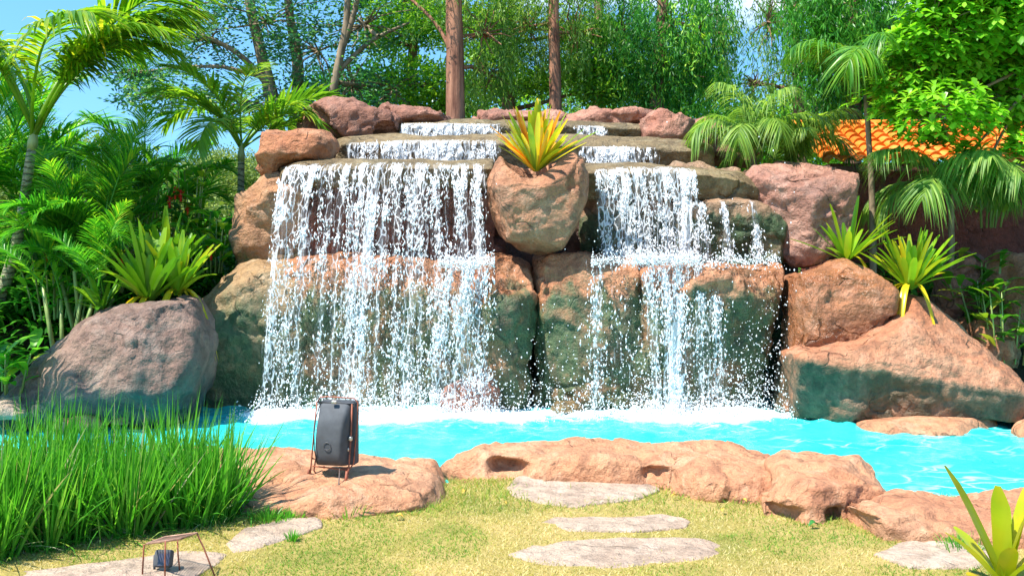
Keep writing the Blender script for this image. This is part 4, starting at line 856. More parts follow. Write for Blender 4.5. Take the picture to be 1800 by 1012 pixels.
ginger('broad-leaved plant behind the large green bromeliad', P(210, 480, 11.2), 12, .95, [(215, 465)])
ginger('tall broad-leaved plant left of the small young palm', P(255, 430, 12.4), 12, 1.2, [])
ginger('broad-leaved plant in the shade beside the ringed palm trunk', P(100, 560, 10.6), 12, .9, [(82, 456)])
ginger('low leafy plant at the lower left frame edge by the grey boulder', P(10, 690, 9.1), 7, .45, [])
ginger('leafy bush at the right frame edge above the huge boulder', P(1770, 640, 10.2), 14, 1.0, [], 'palm', 'leafy bushes on the right bank', 'leafy_bush')
ginger('small leafy bush under the dark drooping palm', P(1730, 560, 10.8), 12, .7, [], 'palm', 'leafy bushes on the right bank', 'leafy_bush')
ginger('leafy vine-like bush hanging by the right end of the roof', P(1730, 400, 11.4), 10, 1.1, [], 'palm', 'leafy bushes on the right bank', 'leafy_bush')
# undergrowth fill
def under(xr, yr, n, hmax, label):
    x = U(*xr, n); y = U(*yr, n); z0 = hgt(x, y); keep = dpoly(x, y, POOL) > .25; x, y, z0 = x[keep], y[keep], z0[keep]; n = len(x)
    hh = hmax(x, y)*(.65+.35*vnoise(np.stack([x, y, 0*x], -1), 1.3, 4)); z = z0+U(0, 1, n)**.7*hh
    d = rng.normal(size=(n, 3))*np.array((1, 1, .5))+np.array((0, -.2, .5))
    V, Fq, T = straps(np.stack([x, y, z], -1), d, U(.14, .3, n), .4, U(.04, .08, n), 3, .1, 2, wid0=.3, peak=.45)
    tag(link('undergrowth', rawmesh('undergrowth', V, Fq, T), LM['dark']), label, 'undergrowth', kind='stuff')
under((-9, -3.0), (10.2, 15.5), 26000, lambda x, y: .75+.16*(y-10), 'dense dark green undergrowth filling the left bank')
under((3.2, 9), (10.9, 14.5), 6000, lambda x, y: .5+0*x, 'dark low undergrowth on the right bank')

# ------------------------------------------------------------------ tiled building, right
def house():
    t = empty('tiled_building', P(1650, 600, 12.6), 'red-walled building with a bright orange tiled roof behind the plants at right', 'building'); b0 = np.array(t.location)
    x0, x1 = (P(1440, 0, 12.3)[0], P(1960, 0, 12.3)[0]); ye, yr_ = 12.0, 13.6; ze = P(0, 292, ye)[2]; zr = P(0, 222, yr_)[2]
    nxx = int((x1-x0)/.19)*8; nrow = 9; V = []; us = np.linspace(0, (x1-x0)/.19, nxx+1)
    rows = []
    for r in range(nrow):
        for e in (0, 1):
            s = (r+e)/nrow; y = ye+(yr_-ye)*s; z = ze+(zr-ze)*s+(.035 if e == 0 else 0)
            prof = np.abs(np.sin(np.pi*us))**.55*.085+np.where(np.floor(us) % 2 == 0, 0, .004); rows.append(np.stack([x0+us*.19, np.full_like(us, y-(.015 if e == 0 else 0)), z+prof], -1))
    V = np.vstack(rows)-b0; m = nxx+1; i = np.arange(len(rows)-1)[:, None]*m; j = np.arange(nxx)[None]; q = i+j
    Fq = np.stack([q, q+1, q+m+1, q+m], -1).reshape(-1, 4)
    T = np.repeat(np.repeat(U(0, 1, (nrow, int(nxx/8)+1)), 8, 1)[:, :m], 2, 0).reshape(-1)
    mt, tt = newmat('orange_roof_tile'); a = N(tt, 'ShaderNodeAttribute'); a.attribute_name = 'tint'; g = N(tt, 'ShaderNodeNewGeometry')
    col = ramp(tt, [(0, (.52, .12, .008)), (.5, (.64, .18, .010)), (1, (.70, .26, .05))], a.outputs['Fac'])
    col = mix(tt, .5, col, ramp(tt, [(.3, (.5, .45, .4)), (.6, (1.2, 1.2, 1.2))], noise(tt, g.outputs['Position'], 9, 6, .7)), 'MULTIPLY'); princ(tt, col, .7, .3)
    o = link('roof', rawmesh('roof', V, Fq, T, smooth=False), mt, t)
    s2 = o.modifiers.new('s', 'SOLIDIFY'); s2.thickness = .02
    mwl = rockmat('red_plaster', (.20, .045, .025), (.26, .06, .035), (.32, .09, .05))
    mb = MB(); mb.box(np.array(((x0+x1)/2+.1, 13.1, (ze+.05)/2+.02))-b0, (x1-x0-.2, 1.3, ze+.05)); mb.build('wall', mwl, t, smooth=False)
    mb = MB(); mb.box(np.array(((x0+x1)/2, ye+.04, ze-.03))-b0, (x1-x0, .04, .06)); mb.build('fascia', plain('dark_wood', (.12, .04, .02), .6), t, smooth=False)
    mb = MB(); mb.tube([np.array((x0, yr_, zr+.03))-b0, np.array((x1, yr_, zr+.03))-b0], .06, 10); mb.build('ridge_cap', mt, t)
house()

# ------------------------------------------------------------------ water curtains
mcur, t = newmat('falling_water'); a = N(t, 'ShaderNodeAttribute'); a.attribute_name = 'tint'; uv = N(t, 'ShaderNodeUVMap')
uv.uv_map = 'flow'
def uvn(sx_, sy_, det, dist_=.4):
    mp = N(t, 'ShaderNodeMapping'); mp.inputs['Scale'].default_value = (sx_, sy_, 1); t.links.new(uv.outputs[0], mp.inputs[0]); return noise(t, mp.outputs[0], 1., det, .6, dist_), mp
n1, _ = uvn(26, 1.5, 4); n2, m2_ = uvn(75, 11, 3, 1.)
fsum = math_(t, 'ADD', math_(t, 'MULTIPLY', math_(t, 'SUBTRACT', n1, .5), 1.7), math_(t, 'MULTIPLY', math_(t, 'SUBTRACT', n2, .5), 1.9))
al = mapr(t, math_(t, 'ADD', fsum, math_(t, 'SUBTRACT', a.outputs['Fac'], .74)), -.06, .30, 0, .92)
mpl = N(t, 'ShaderNodeMapping'); mpl.inputs['Scale'].default_value = (34, 12, 1); t.links.new(uv.outputs[0], mpl.inputs[0])
vl = N(t, 'ShaderNodeTexVoronoi'); vl.feature = 'DISTANCE_TO_EDGE'; vl.inputs['Scale'].default_value = 1.
t.links.new(mix(t, .45, mpl.outputs[0], noise_col(t, mpl.outputs[0], 1.3)), vl.inputs['Vector'])
lace = mapr(t, vl.outputs[0], .02, .10, .85, 0)
lace = math_(t, 'MULTIPLY', lace, mapr(t, math_(t, 'ADD', n1, math_(t, 'MULTIPLY', a.outputs['Fac'], .6)), .58, .80))
veil = math_(t, 'MULTIPLY', mapr(t, a.outputs['Fac'], .02, .7, 0, .22), mapr(t, n1, .35, .65))
al = math_(t, 'MAXIMUM', math_(t, 'MAXIMUM', al, lace), veil)
pr = N(t, 'ShaderNodeBsdfPrincipled'); pr.inputs['Base Color'].default_value = (.93, .96, 1, 1); pr.inputs['Roughness'].default_value = .25
tl = N(t, 'ShaderNodeBsdfTranslucent'); tl.inputs[0].default_value = (.95, .97, 1, 1)
tp = N(t, 'ShaderNodeBsdfTransparent'); m1 = N(t, 'ShaderNodeMixShader'); m1.inputs[0].default_value = .35; m2 = N(t, 'ShaderNodeMixShader'); o = N(t, 'ShaderNodeOutputMaterial')
t.links.new(bump(t, n2, .6, .02), pr.inputs['Normal'])
t.links.new(pr.outputs[0], m1.inputs[1]); t.links.new(tl.outputs[0], m1.inputs[2]); t.links.new(al, m2.inputs[0]); t.links.new(tp.outputs[0], m2.inputs[1]); t.links.new(m1.outputs[0], m2.inputs[2]); t.links.new(m2.outputs[0], o.inputs[0])
mdrop, t = newmat('water_drops'); pr = N(t, 'ShaderNodeBsdfPrincipled'); pr.inputs['Base Color'].default_value = (.95, .97, 1, 1); pr.inputs['Roughness'].default_value = .2
tl = N(t, 'ShaderNodeBsdfTranslucent'); tl.inputs[0].default_value = (.95, .98, 1, 1); m1 = N(t, 'ShaderNodeMixShader'); m1.inputs[0].default_value = .4; o = N(t, 'ShaderNodeOutputMaterial')
t.links.new(pr.outputs[0], m1.inputs[1]); t.links.new(tl.outputs[0], m1.inputs[2]); t.links.new(m1.outputs[0], o.inputs[0])
OCT = np.array([(1, 0, 0), (-1, 0, 0), (0, 1, 0), (0, -1, 0), (0, 0, 1), (0, 0, -1)], float)
OCF = np.array([(0, 2, 4), (2, 1, 4), (1, 3, 4), (3, 0, 4), (2, 0, 5), (1, 2, 5), (3, 1, 5), (0, 3, 5)])
def drops(name, p, r, stretch, parent=None, origin=None, lean=None):
    n = len(p); r = (r*np.ones(n))[:, None, None]; s = np.ones((n, 1, 3)); s[:, 0, 2] = stretch
    V = OCT[None]*r*s*(1+rng.uniform(-.25, .25, (n, 6, 1)))
    if lean is not None: V[..., 0] += V[..., 2]*lean[:, None]
    an = U(0, 6.28, n)[:, None]; x, y = V[..., 0].copy(), V[..., 1].copy(); V[..., 0] = x*np.cos(an)-y*np.sin(an); V[..., 1] = x*np.sin(an)+y*np.cos(an)
    V = V+p[:, None]; Fq = OCF[None]+(np.arange(n)*6)[:, None, None]; o3 = np.zeros(3) if origin is None else np.array(origin)
    return link(name, rawmesh(name, V.reshape(-1, 3)-o3, Fq.reshape(-1, 3)), mdrop, parent, None)
GRAV = 9.8
def fall(label, lip, Y, zend, v0, strands, base_d, ndrop, spread=(0, 0), rd=.007, group='waterfalls', fade=.25, over=.12, nrows=70, jit=.05, name='waterfall', soft=0):
    """lip: (px,py) polyline; strands: (px_top, width_px, strength, drift_px_at_bottom)"""
    lip = np.array(lip, float); x0, x1 = lip[0, 0], lip[-1, 0]; nc = max(30, int((x1-x0)/2))
    us = np.linspace(0, 1, nc); lx = x0+(x1-x0)*us; ly = np.interp(lx, lip[:, 0], lip[:, 1])
    ztop = H+(HZ-ly)/F*Y; xw = (lx-900)/F*Y
    T = math.sqrt(2*(ztop.max()-zend)/GRAV)
    def dens(pxv, v):   # v 0..1 fall fraction; pxv lip px
        d = base_d*(1-fade*v)
        for c, wd, a_, dr in strands: d = d+a_*np.exp(-((pxv-c-dr*v)/(wd*(1+.3*v)))**2)
        if soft: d = d*sstep(-.02, soft, v+.05*np.sin(pxv*.9)+.03*np.sin(pxv*.37))
        return d*sstep(x0-2, x0+8+20*(soft > 0), pxv)*sstep(x1+2, x1-8-20*(soft > 0), pxv)
    def pos(u, s, extra=0):     # s: 0..1 time
        zt = np.interp(u, us, ztop); xx = np.interp(u, us, xw); tt = s*T
        z = zt-.5*GRAV*tt**2; y = Y-v0*tt-extra
        xx = xx+((1-u)*spread[0]+u*spread[1])/F*Y*s
        return np.stack([xx, y, z], -1), (zt-z)/(zt-zend)
    root = empty(name, P((x0+x1)/2, HZ, Y)*np.array((1, 1, 0))+np.array((0, 0, zend)), label, 'waterfall', group); o3 = np.array(root.location)
    rows = []; dn = []; uvs = []
    pre = np.linspace(1, 0, 5)[:-1]
    for k in pre:
        q, _ = pos(us, 0.*us); q[:, 1] += over*k; q[:, 2] += .022-.0*k+.03*k; rows.append(q); dn.append(dens(lx, 0*us)-.15*k); uvs.append(np.stack([us*(x1-x0)/F*Y, 0*us-over*k], -1))
    for s in np.linspace(0, 1, nrows):
        q, v = pos(us, s+0*us); q[:, 2] += .022*(1-s)
        q[:, 1] += .03*vnoise(np.stack([us*30, 0*us+s*4, 0*us], -1), 1., 5); q[:, 0] += .02*s*vnoise(np.stack([us*14, 0*us+s*3, 0*us], -1), 1., 6)
        rows.append(q); dn.append(dens(lx, v)); uvs.append(np.stack([us*(x1-x0)/F*Y, v*(ztop-zend)], -1))
    V = np.vstack(rows)-o3; D = np.concatenate(dn); UVv = np.vstack(uvs); m = len(us); nr = len(rows)
    i = np.arange(nr-1)[:, None]*m; j = np.arange(m-1)[None]; q = i+j; Fq = np.stack([q, q+1, q+m+1, q+m], -1).reshape(-1, 4)
    me = rawmesh('water_curtain', V, Fq, D); ul = me.uv_layers.new(name='flow'); ul.data.foreach_set('uv', UVv[Fq.ravel()].astype(np.float32).ravel()); link('water_curtain', me, mcur, root)
    n = ndrop*9; u = U(0, 1, n); s = U(0, 1, n)**.75; q, v = pos(u, s); dd = dens(x0+(x1-x0)*u, v); pr_ = np.clip(dd+.10*v, .02, None); cl = vnoise(np.stack([q[:, 0]*20, 0*v, q[:, 2]*4], -1), 1., 9)+.6*vnoise(np.stack([q[:, 0]*45, 0*v, q[:, 2]*14], -1), 1., 10); pr_ = pr_*sstep(-.25, .7, cl); k = U(0, pr_.max(), n) < pr_; q, v = q[k][:ndrop], v[k][:ndrop]
    q = q+rng.normal(0, 1, q.shape)*np.array((1, 1, .6))*(.006+jit*v**1.3)[:, None]
    dr_ = drops('droplets', q, rd*U(.3, 1.28, len(q))**2., U(1.2, 3.2, len(q))*(1.4-.6*v), root, o3, rng.normal(0, .4, len(q))); dr_['kind'] = 'stuff'
    return root
fall('widest curtain of white water, left of the stone planter, falling into the pool', [(500, 297), (560, 294), (700, 292), (856, 294)], 10.33, WZ, .85,
     [(512, 8, .55, 4), (528, 5, .35, 8), (552, 6, .45, 6), (590, 5, .25, 3), (612, 4, .3, 0), (641, 7, .65, -10), (668, 8, .75, -18), (688, 4, .4, -10), (706, 5, .4, 6), (736, 7, .55, -6), (748, 4, .35, 0), (770, 5, .35, 5), (812, 7, .5, 14), (838, 6, .6, 8)], .22, 11500, (-24, 6), .0064, fade=.98, jit=.05)
fall('upper part of the right waterfall, between the planter and the trickles', [(1040, 306), (1100, 300), (1180, 300), (1226, 304)], 10.42, P(0, 458, 10.0)[2], .45,
     [(1055, 9, .4, 3), (1090, 12, .5, 4), (1120, 10, .45, 5), (1165, 10, .5, 3), (1200, 14, .7, 0)], .34, 4200, (6, 0), .006, fade=.5, jit=.02)
fall('lower part of the right waterfall, spilling from the green shelf into the pool', [(1020, 462), (1120, 456), (1240, 456), (1290, 464)], 9.82, WZ, .30,
     [(1050, 8, .42, -8), (1140, 10, .45, 18), (1168, 8, .65, 14), (1195, 11, .95, -4), (1225, 10, .5, 18), (1252, 9, .55, 22)], .03, 4800, (0, -8), .0066, fade=.3, jit=.06, soft=.10)
fall('splashing side cascade tumbling over the shelf next to the dark central crack', [(762, 462), (800, 456), (868, 460)], 9.85, WZ, .35,
     [(800, 9, .4, -18), (826, 8, .45, -22), (854, 4, .3, 4)], .04, 3200, (-30, 4), .0064, fade=.3, jit=.07, soft=.16)
for px_, lab in ((1232, 'leftmost thin trickle over the green shelf beside the pink boulder'), (1270, 'middle thin trickle over the green shelf beside the pink boulder'), (1322, 'rightmost thin trickle over the green shelf, touching the pink boulder')):
    fall(lab, [(px_-12, 360), (px_+12, 360)], 10.32, P(0, 456, 10.1)[2], .3, [(px_, 5, .55, 1)], .02, 260, (0, 8), .007, nrows=30, jit=.02)
fall('left half of the middle cascade, pouring off the middle ledge', [(606, 256), (700, 252), (880, 252)], 11.38, P(0, 284, 11.2)[2], .25, [(625, 15, .2, 0), (700, 20, .5, 0), (760, 30, .6, 0), (800, 20, .5, 0), (850, 15, .3, 0)], .38, 2200, (0, 0), .007, nrows=24, jit=.01)
fall('right half of the middle cascade, behind the planter', [(1015, 262), (1100, 262), (1160, 264)], 11.38, P(0, 292, 11.2)[2], .25, [(1040, 15, .4, 0), (1075, 18, .7, 0), (1110, 12, .5, 0)], .3, 1200, (0, 0), .007, nrows=24, jit=.01)
fall('topmost white cascade, left of the bromeliad', [(702, 222), (780, 221), (882, 222)], 12.32, P(0, 240, 12.2)[2], .25, [(740, 30, .4, 0), (800, 30, .4, 0), (850, 20, .4, 0)], .55, 1500, (0, 0), .007, nrows=20, jit=.01)
fall('topmost small cascade, right of the bromeliad', [(1008, 224), (1068, 226)], 12.32, P(0, 244, 12.2)[2], .25, [(1020, 9, .4, 0), (1048, 12, .5, 0)], .2, 400, (0, 0), .007, nrows=20, jit=.01)
# spray over the pool
def spray():
    P_ = []
    for px0, px1, Y, n, hh in ((445, 880, 9.66, 6500, .12), (1110, 1330, 9.66, 6000, .13), (560, 860, 9.7, 1500, .7), (1030, 1350, 9.75, 1700, .8), (400, 1440, 9.6, 3500, .09), (860, 1060, 9.8, 900, .6), (1300, 1400, 9.8, 900, .9)):
        x = U(px0, px1, n); z = WZ+.0+rng.exponential(hh*.5, n); y = Y+rng.normal(0, .12, n); P_.append(np.stack([(x-900)/F*Y, y, z], -1))
    # splash on the ledges
    for px0, px1, py, Y, n in ((1040, 1370, 458, 9.80, 2200), (770, 870, 460, 9.85, 1300), (1110, 1230, 452, 9.82, 1800)):
        x = U(px0, px1, n); q = np.array([P(a_, py, Y) for a_ in x]); q[:, 2] += rng.normal(0, .03, n)+rng.exponential(.03, n)-.03+.02*vnoise(q, 5, 3); q[:, 1] += rng.normal(0, .06, n); P_.append(q)
    p = np.vstack(P_); o = drops('spray', p, .0068*U(.3, 1.3, len(p))**1.5, U(.8, 1.6, len(p))); tag(o, 'white spray and flying drops over the foot of the falls', 'spray', kind='stuff')
spray()

# ------------------------------------------------------------------ reeds and lawn
def reeds():
    n = 5600; nc = 42; cx = []; 
    for i in range(nc):
        px_ = random.uniform(-120, 405); f = (px_+120)/545; py_ = random.uniform(895, 1000-75*f); cx.append((G(px_, py_), random.uniform(.8, 1.05)*(1-.10*f)))
    bs, ds, Ls, dr = [], [], [], []
    for i in range(n):
        c, s = random.choice(cx); a_ = random.uniform(0, 6.28); r = random.uniform(0, .11); b = c+np.array((math.cos(a_)*r, math.sin(a_)*r, 0)); le = abs(random.gauss(0, .40))
        bs.append(b); ds.append((math.cos(a_)*le+.05, math.sin(a_)*le, 1)); Ls.append(s*random.uniform(.4, .86)); dr.append(max(0, random.gauss(.12, .18)))
    V, Fq, T = straps(np.array(bs), np.array(ds), np.array(Ls), np.array(dr), U(.009, .019, n), 6, .2, 1.4, tint=np.clip(U(0, .9, n)+(U(0, 1, n) > .90)*.35, 0, 1), roll=U(-1.2, 1.2, n), wid0=.8)
    m = 1600; ci = rng.integers(0, nc, m); bb = np.array([cx[i][0] for i in ci])+np.stack([rng.normal(0, .09, m), rng.normal(0, .07, m), 0*ci], -1)
    V2, F2, T2 = straps(bb, np.stack([rng.normal(0, 1.1, m), rng.normal(-.3, .9, m), 1+0*ci], -1), U(.12, .42, m), U(.1, .8, m), U(.004, .009, m), 5, 0, 1.4, tint=np.where(U(0, 1, m) > .45, U(.92, 1, m), U(.1, .6, m)), roll=U(-1, 1, m))
    V, Fq, T = cat([(V, Fq, T), (V2, F2, T2)])
    tag(link('tall_grass', rawmesh('tall_grass', V, Fq, T), LM['reed']), 'tall bright green grass clumps at the lower left in front of the pool', 'tall grass', kind='stuff')
reeds()
def lawn():
    n = 190000; y = U(4.2, 7.4, n); x = U(-1, 1, n)*(y*.62+.4)
    px_, py_ = PX(x, y), HZ+H*F/y
    d = dpoly(x, y, POOL); k = d > .1
    q = np.stack([x, y, 0*x], -1); dn = vnoise(q, 1.7, 21)+.6*vnoise(q, 5, 22); k &= (U(-1, 1, n) < dn+.75)
    x, y, q, dn = x[k], y[k], q[k], dn[k]; px_, py_ = px_[k], py_[k]; n = len(x)
    for pl in STEPS:
        pa = np.array(pl, float); pc = pa.mean(0); pl = list(map(tuple, pc+(pa-pc)*np.array((.965, .86))))
        wob = 2.5*vnoise(q, 14, 5)
        ins = inpoly(px_+wob*2, py_+wob, pl); ins &= U(0, 1, len(ins)) > .03; x, y, q, dn, px_, py_ = (v_[~ins] for v_ in (x, y, q, dn, px_, py_))
    n = len(x); z = hgt(x, y)
    tall = 1+1.6*np.exp(-((py_-(860+.06*np.abs(px_-1000)))/30)**2)*(U(0, 1, n) > .5)
    an = U(0, 6.28, n); le = U(.3, 1.3, n); dd = np.stack([np.cos(an)*le, np.sin(an)*le, 1+0*an], -1)
    grn = sstep(.05, .6, vnoise(q, 1.3, 33)+.7*vnoise(q, 3.3, 34)); grn = np.maximum(grn, (tall > 1.3)*.8)
    tn = np.clip(.75-.6*grn+rng.normal(0, .2, n), 0, 1)
    V, Fq, T = straps(np.stack([x, y, z-.003], -1), dd, U(.012, .040, n)*tall, .25, U(.0025, .005, n), 2, 0, 1.3, tint=tn, wid0=.9, roll=U(-1, 1, n))
    tag(link('lawn_grass', rawmesh('lawn_grass', V, Fq, T), LM['lawn']), 'short yellow-green lawn grass in the foreground', 'grass', kind='stuff')
STEPS = [[(892, 858), (915, 840), (1000, 836), (1100, 838), (1155, 850), (1158, 862), (1120, 878), (1040, 886), (1010, 893), (950, 885), (905, 874)],
    [(945, 920), (975, 909), (1080, 910), (1165, 904), (1215, 915), (1205, 927), (1130, 934), (1000, 935)],
    [(890, 978), (935, 960), (1020, 950), (1110, 946), (1250, 948), (1288, 964), (1240, 984), (1130, 996), (1060, 1004), (950, 996)],
    [(1535, 975), (1580, 955), (1640, 948), (1720, 958), (1760, 975), (1720, 1000), (1600, 998)],
    [(395, 958), (430, 930), (500, 915), (560, 912), (566, 926), (510, 945), (450, 966), (410, 972)],
    [(-60, 1040), (-20, 1008), (100, 1000), (220, 984), (340, 968), (400, 972), (385, 990), (330, 1020), (200, 1060)]]
lawn()
def tuft(label, px_, py_, n, h, sp, mat='reed'):
    b = G(px_, py_); a_ = U(0, 6.28, n); bs = np.stack([np.cos(a_), np.sin(a_), 0*a_], -1)*(U(0, sp, n))[:, None]; le = U(.1, .8, n)
    V, Fq, T = straps(bs, np.stack([np.cos(a_)*le, np.sin(a_)*le, 1+0*a_], -1), h*U(.5, 1, n), .2, U(.004, .008, n), 3, 0, 1.4, tint=U(.1, .85, n), roll=U(-1, 1, n))
    tag(link('grass_tuft', rawmesh('grass_tuft', V, Fq, T), LM[mat], None, b), label, 'grass tuft', 'grass tufts')
tuft('small bright green tuft on the lawn right of the tall grass', 514, 950, 60, .09, .03)
tuft('weedy tuft at the foot of the floodlight rock, by its cable', 612, 905, 70, .14, .10)
tuft('weedy tuft between the tall grass and the pale stepping stone', 470, 915, 200, .12, .11)
tuft('weedy tuft at the left foot of the orange poolside rock', 510, 912, 140, .10, .09)
tuft('low tuft beside the pale stepping stone at lower right', 1690, 965, 120, .12, .12)
# fallen leaves
m_yl = plain('dry_leaf', (.62, .34, .04), .6, sc_=60); m_gl = plain('green_leaf', (.03, .16, .02), .4, sc_=40)
for i, (px_, py_, s, lab, mt) in enumerate([(702, 908, .035, 'curled dry leaf on the lawn in front of the floodlight rock', m_yl), (816, 865, .035, 'yellow leaf standing left of the first stepping stone', m_yl),
    (888, 884, .02, 'tiny yellow leaf just below the left end of the first stepping stone', m_yl), (1185, 872, .03, 'dry leaf right of the first stepping stone', m_yl), (1270, 897, .03, 'dry leaf on the lawn in front of the long edging rock', m_yl),
    (1308, 880, .028, 'dry leaf against the foot of the long edging rock', m_yl), (1430, 924, .05, 'dark green leaf lying under the humped edging rock', m_gl)]):
    b = G(px_, py_, .02); mb = MB(); K = 7
    for j in range(K+1):
        s_ = j/K; wv = math.sin(math.pi*s_)**.7*.38*s; x = (s_-.5)*s*1.4; z = .35*s*math.sin(math.pi*s_)
        mb.v += [(x, -wv, z+wv*.5), (x, 0, z), (x, wv, z+wv*.8)]; mb.t += [.5]*3
    mb.f = [(3*j+c, 3*j+c+1, 3*j+c+4, 3*j+c+3) for j in range(K) for c in (0, 1)]
    o = mb.build('fallen_leaf', mt); o.location = b; o.rotation_euler = (0, 0, i*1.1); tag(o, lab, 'leaf', 'leaves fallen on the lawn')

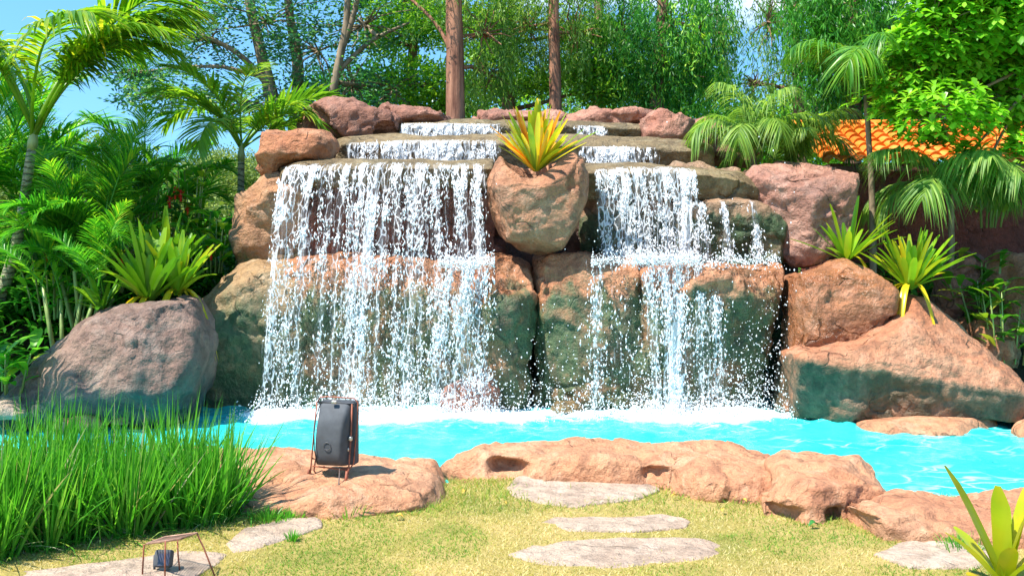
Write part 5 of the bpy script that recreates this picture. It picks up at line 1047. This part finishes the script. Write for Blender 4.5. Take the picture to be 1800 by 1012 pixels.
# ------------------------------------------------------------------ floodlight (seen from behind)
m_rust = plain('rusty_steel', (.28, .085, .045), .6, .2, .5, 25); m_blk = plain('black_plastic', (.075, .08, .088), .75, 0, .25, 12, .3); m_drk = plain('black_gasket', (.008, .008, .01), .5)
m_clip = plain('zinc_clip', (.55, .50, .45), .35, .7, .2)
def floodlight():
    Yb = 6.25; b0 = P(580, 842, Yb); t = empty('floodlight', b0, 'black garden floodlight in a rusty tube frame standing on the left poolside rock', 'floodlight')
    t.rotation_euler = (0, 0, R(-11))
    q = lambda x, y, dy=0: tuple(P(x, y, Yb+dy)-b0)
    def bar(pts, r, name, mat=m_rust):
        mb = MB(); mb.tube(pts, r, 8); return mb.build(name, mat, t)
    # lamp housing: rows (py, left, right, back bulge, lens side depth)
    rows = [(706, 560, 619, .00), (707, 559, 620, .025), (716, 558, 621, .045), (730, 557, 621, .075), (748, 555, 619, .10), (785, 552, 617, .10), (808, 551, 616, .085), (815, 552, 615, .06), (818, 554, 613, .02)]
    mb = MB(); nr = len(rows); K = 13
    for py, l, r, bz in rows:
        a_ = np.array(q(l, py)); c_ = np.array(q(r, py))
        for j in range(K):
            s = j/(K-1); e = min(1, (1-abs(2*s-1)**6)); w_ = .5+(s-.5)*(1-.10*e)
            p = a_*(1-w_)+c_*w_; p[1] += .02-bz*(1-abs(2*s-1)**14)**.5; mb.v.append(tuple(p)); mb.t.append(.5)
    mb.f = [(i*K+j, i*K+j+1, (i+1)*K+j+1, (i+1)*K+j) for i in range(nr-1) for j in range(K-1)]
    body = mb.build('housing', m_blk, t); s_ = body.modifiers.new('s', 'SOLIDIFY'); s_.thickness = .012; s_.offset = 1
    sb = body.modifiers.new('ss', 'SUBSURF'); sb.levels = 1; sb.render_levels = 1
    # front body (lens box, far side)
    mb = MB(); c_ = (np.array(q(562, 706))+np.array(q(618, 706))+np.array(q(551, 818))+np.array(q(616, 818)))/4; mb.box(c_+np.array((.012, .075, 0)), (.24, .09, .41), Matrix.Rotation(R(0), 3, 'X')); mb.build('lamp_box', m_blk, t, bevel=.012)
    mb = MB(); mb.tube([q(562, 706, .02), q(560, 716, .0), q(557, 735, -.05), q(555, 758, -.086), q(556, 790, -.088), q(559, 816, -.05)], .0035, 6); mb.build('seam', m_drk, body)
    mb = MB(); cc = np.array(q(583, 779))+np.array((0, -.083, 0)); mb.tube([cc+np.array((math.cos(a_)*.024, 0, math.sin(a_)*.024)) for a_ in np.linspace(0, 6.283, 21)], .002, 5, cap=False); mb.build('emblem_ring', plain('ring', (.09, .09, .10), .4), body)
    mb = MB(); mb.tube([q(556, 707, .0), q(624, 709, .0)], .005, 6); mb.build('gasket', m_drk, body)
    # frame
    bar([q(556, 706, .03), q(560, 699, .03), q(572, 697, .03), q(610, 698, .03), q(624, 699, .03), q(630, 706, .03), q(629, 740, .03), q(622, 812, .03), q(617, 820, .02), q(600, 822, .0)], .0045, 'outer_frame')
    bar([q(556, 706, .0), q(551, 750), q(546, 806), q(543, 842, -.01)], .005, 'leg'); bar([q(621, 708, 0), q(619, 760), q(616, 820, -.02), q(613, 848, -.06)], .006, 'leg')
    bar([q(562, 820, .12), q(561, 838, .14)], .008, 'leg'); bar([q(606, 820, .10), q(605, 834, .12)], .008, 'leg')
    bar([q(538, 842, -.01), q(541, 826, -.005)], .0085, 'foot_sleeve'); bar([q(612, 850, -.06), q(613.5, 826, -.04)], .009, 'foot_sleeve')
    bar([q(548, 820, -.01), q(615, 824, -.01)], .0045, 'crossbar'); bar([q(546, 806, 0), q(551, 808, .04), q(549, 828, .02), q(556, 838, .03)], .005, 'base_loop')
    bar([q(556, 838, .03), q(562, 842, .0), q(613, 838, .06)], .0035, 'base_loop')
    mb = MB(); mb.box(np.array(q(590, 706, -.03)), (.035, .02, .02)); mb.build('clip', m_clip, t, bevel=.004)
    mb = MB(); mb.box(np.array(q(619, 769, -.015)), (.02, .025, .028)); mb.build('clip', m_clip, t, bevel=.004)
    mb = MB(); mb.box(np.array(q(615, 788, -.01)), (.012, .02, .022)); mb.build('clip', m_clip, t, bevel=.004)
    mb = MB(); mb.tube([q(600, 820, -.03), q(603, 835, -.10), q(605, 860, -.16), q(608, 890, -.2), q(616, 905, -.2)], .004, 6); mb.build('cable', plain('cable', (.10, .07, .06), .6), t)
floodlight()
# ------------------------------------------------------------------ small spotlight with wire guard
def guard():
    Yb = 4.85; b0 = P(300, 1015, Yb); q = lambda x, y, dy=0: tuple(P(x, y, Yb+dy)-b0)
    t = empty('wire_guard', b0, 'rusty wire grate on thin legs over the small spotlight at lower left', 'wire guard')
    mb = MB(); A, B, C, D = [np.array(q(*v_)) for v_ in ((258, 955, -.06), (318, 947, -.16), (346, 936, .03), (290, 943, .14))]
    mb.tube([A, B, C, D, A], .005, 6)
    for j in range(1, 17):
        s = j/17; mb.tube([A*(1-s)+B*s, D*(1-s)+C*s], .0022, 5)
    mb.build('grate', plain('grate_metal', (.42, .24, .17), .5, .3, .4), t)
    for pts in (([q(258, 955, -.06), q(253, 957, -.06), q(250, 1016, -.07)]), ([q(291, 950, -.12), q(290, 980, -.12), q(290, 1022, -.12)]), ([q(312, 948, .03), q(313, 975, .03), q(316, 1002, .03)]), ([q(346, 936, .03), q(358, 962, .02), q(380, 1018, -.04)])):
        m2 = MB(); m2.tube(pts, .004, 6); m2.build('leg', m_rust, t)
    b1 = P(287, 1012, Yb+.02); q1 = lambda x, y, dy=0: np.array(P(x, y, Yb+.02+dy)-b1)
    s = empty('spotlight', b1, 'small black spotlight on a stake under the rusty wire grate', 'spotlight')
    m2 = MB(); m2.box(q1(288, 981), (.085, .06, .085), Matrix.Rotation(R(-20), 3, 'X')); m2.build('lamp_head', m_blk, s, bevel=.012)
    m2 = MB(); m2.box(q1(288, 983, -.035), (.06, .006, .06), Matrix.Rotation(R(-20), 3, 'X')); m2.build('lens', plain('lens_glass', (.05, .05, .07), .08), s, bevel=.002)
    m2 = MB(); m2.tube([q1(272, 975), q1(271, 990), q1(272, 1016)], .006, 6); m2.tube([q1(272, 975), q1(276, 975)], .006, 6); m2.build('bracket', m_blk, s)
    m2 = MB(); m2.tube([q1(287, 992), q1(287, 1018)], [.02, .026], 10); m2.build('stake', plain('concrete', (.40, .34, .28), .9), s)
guard()
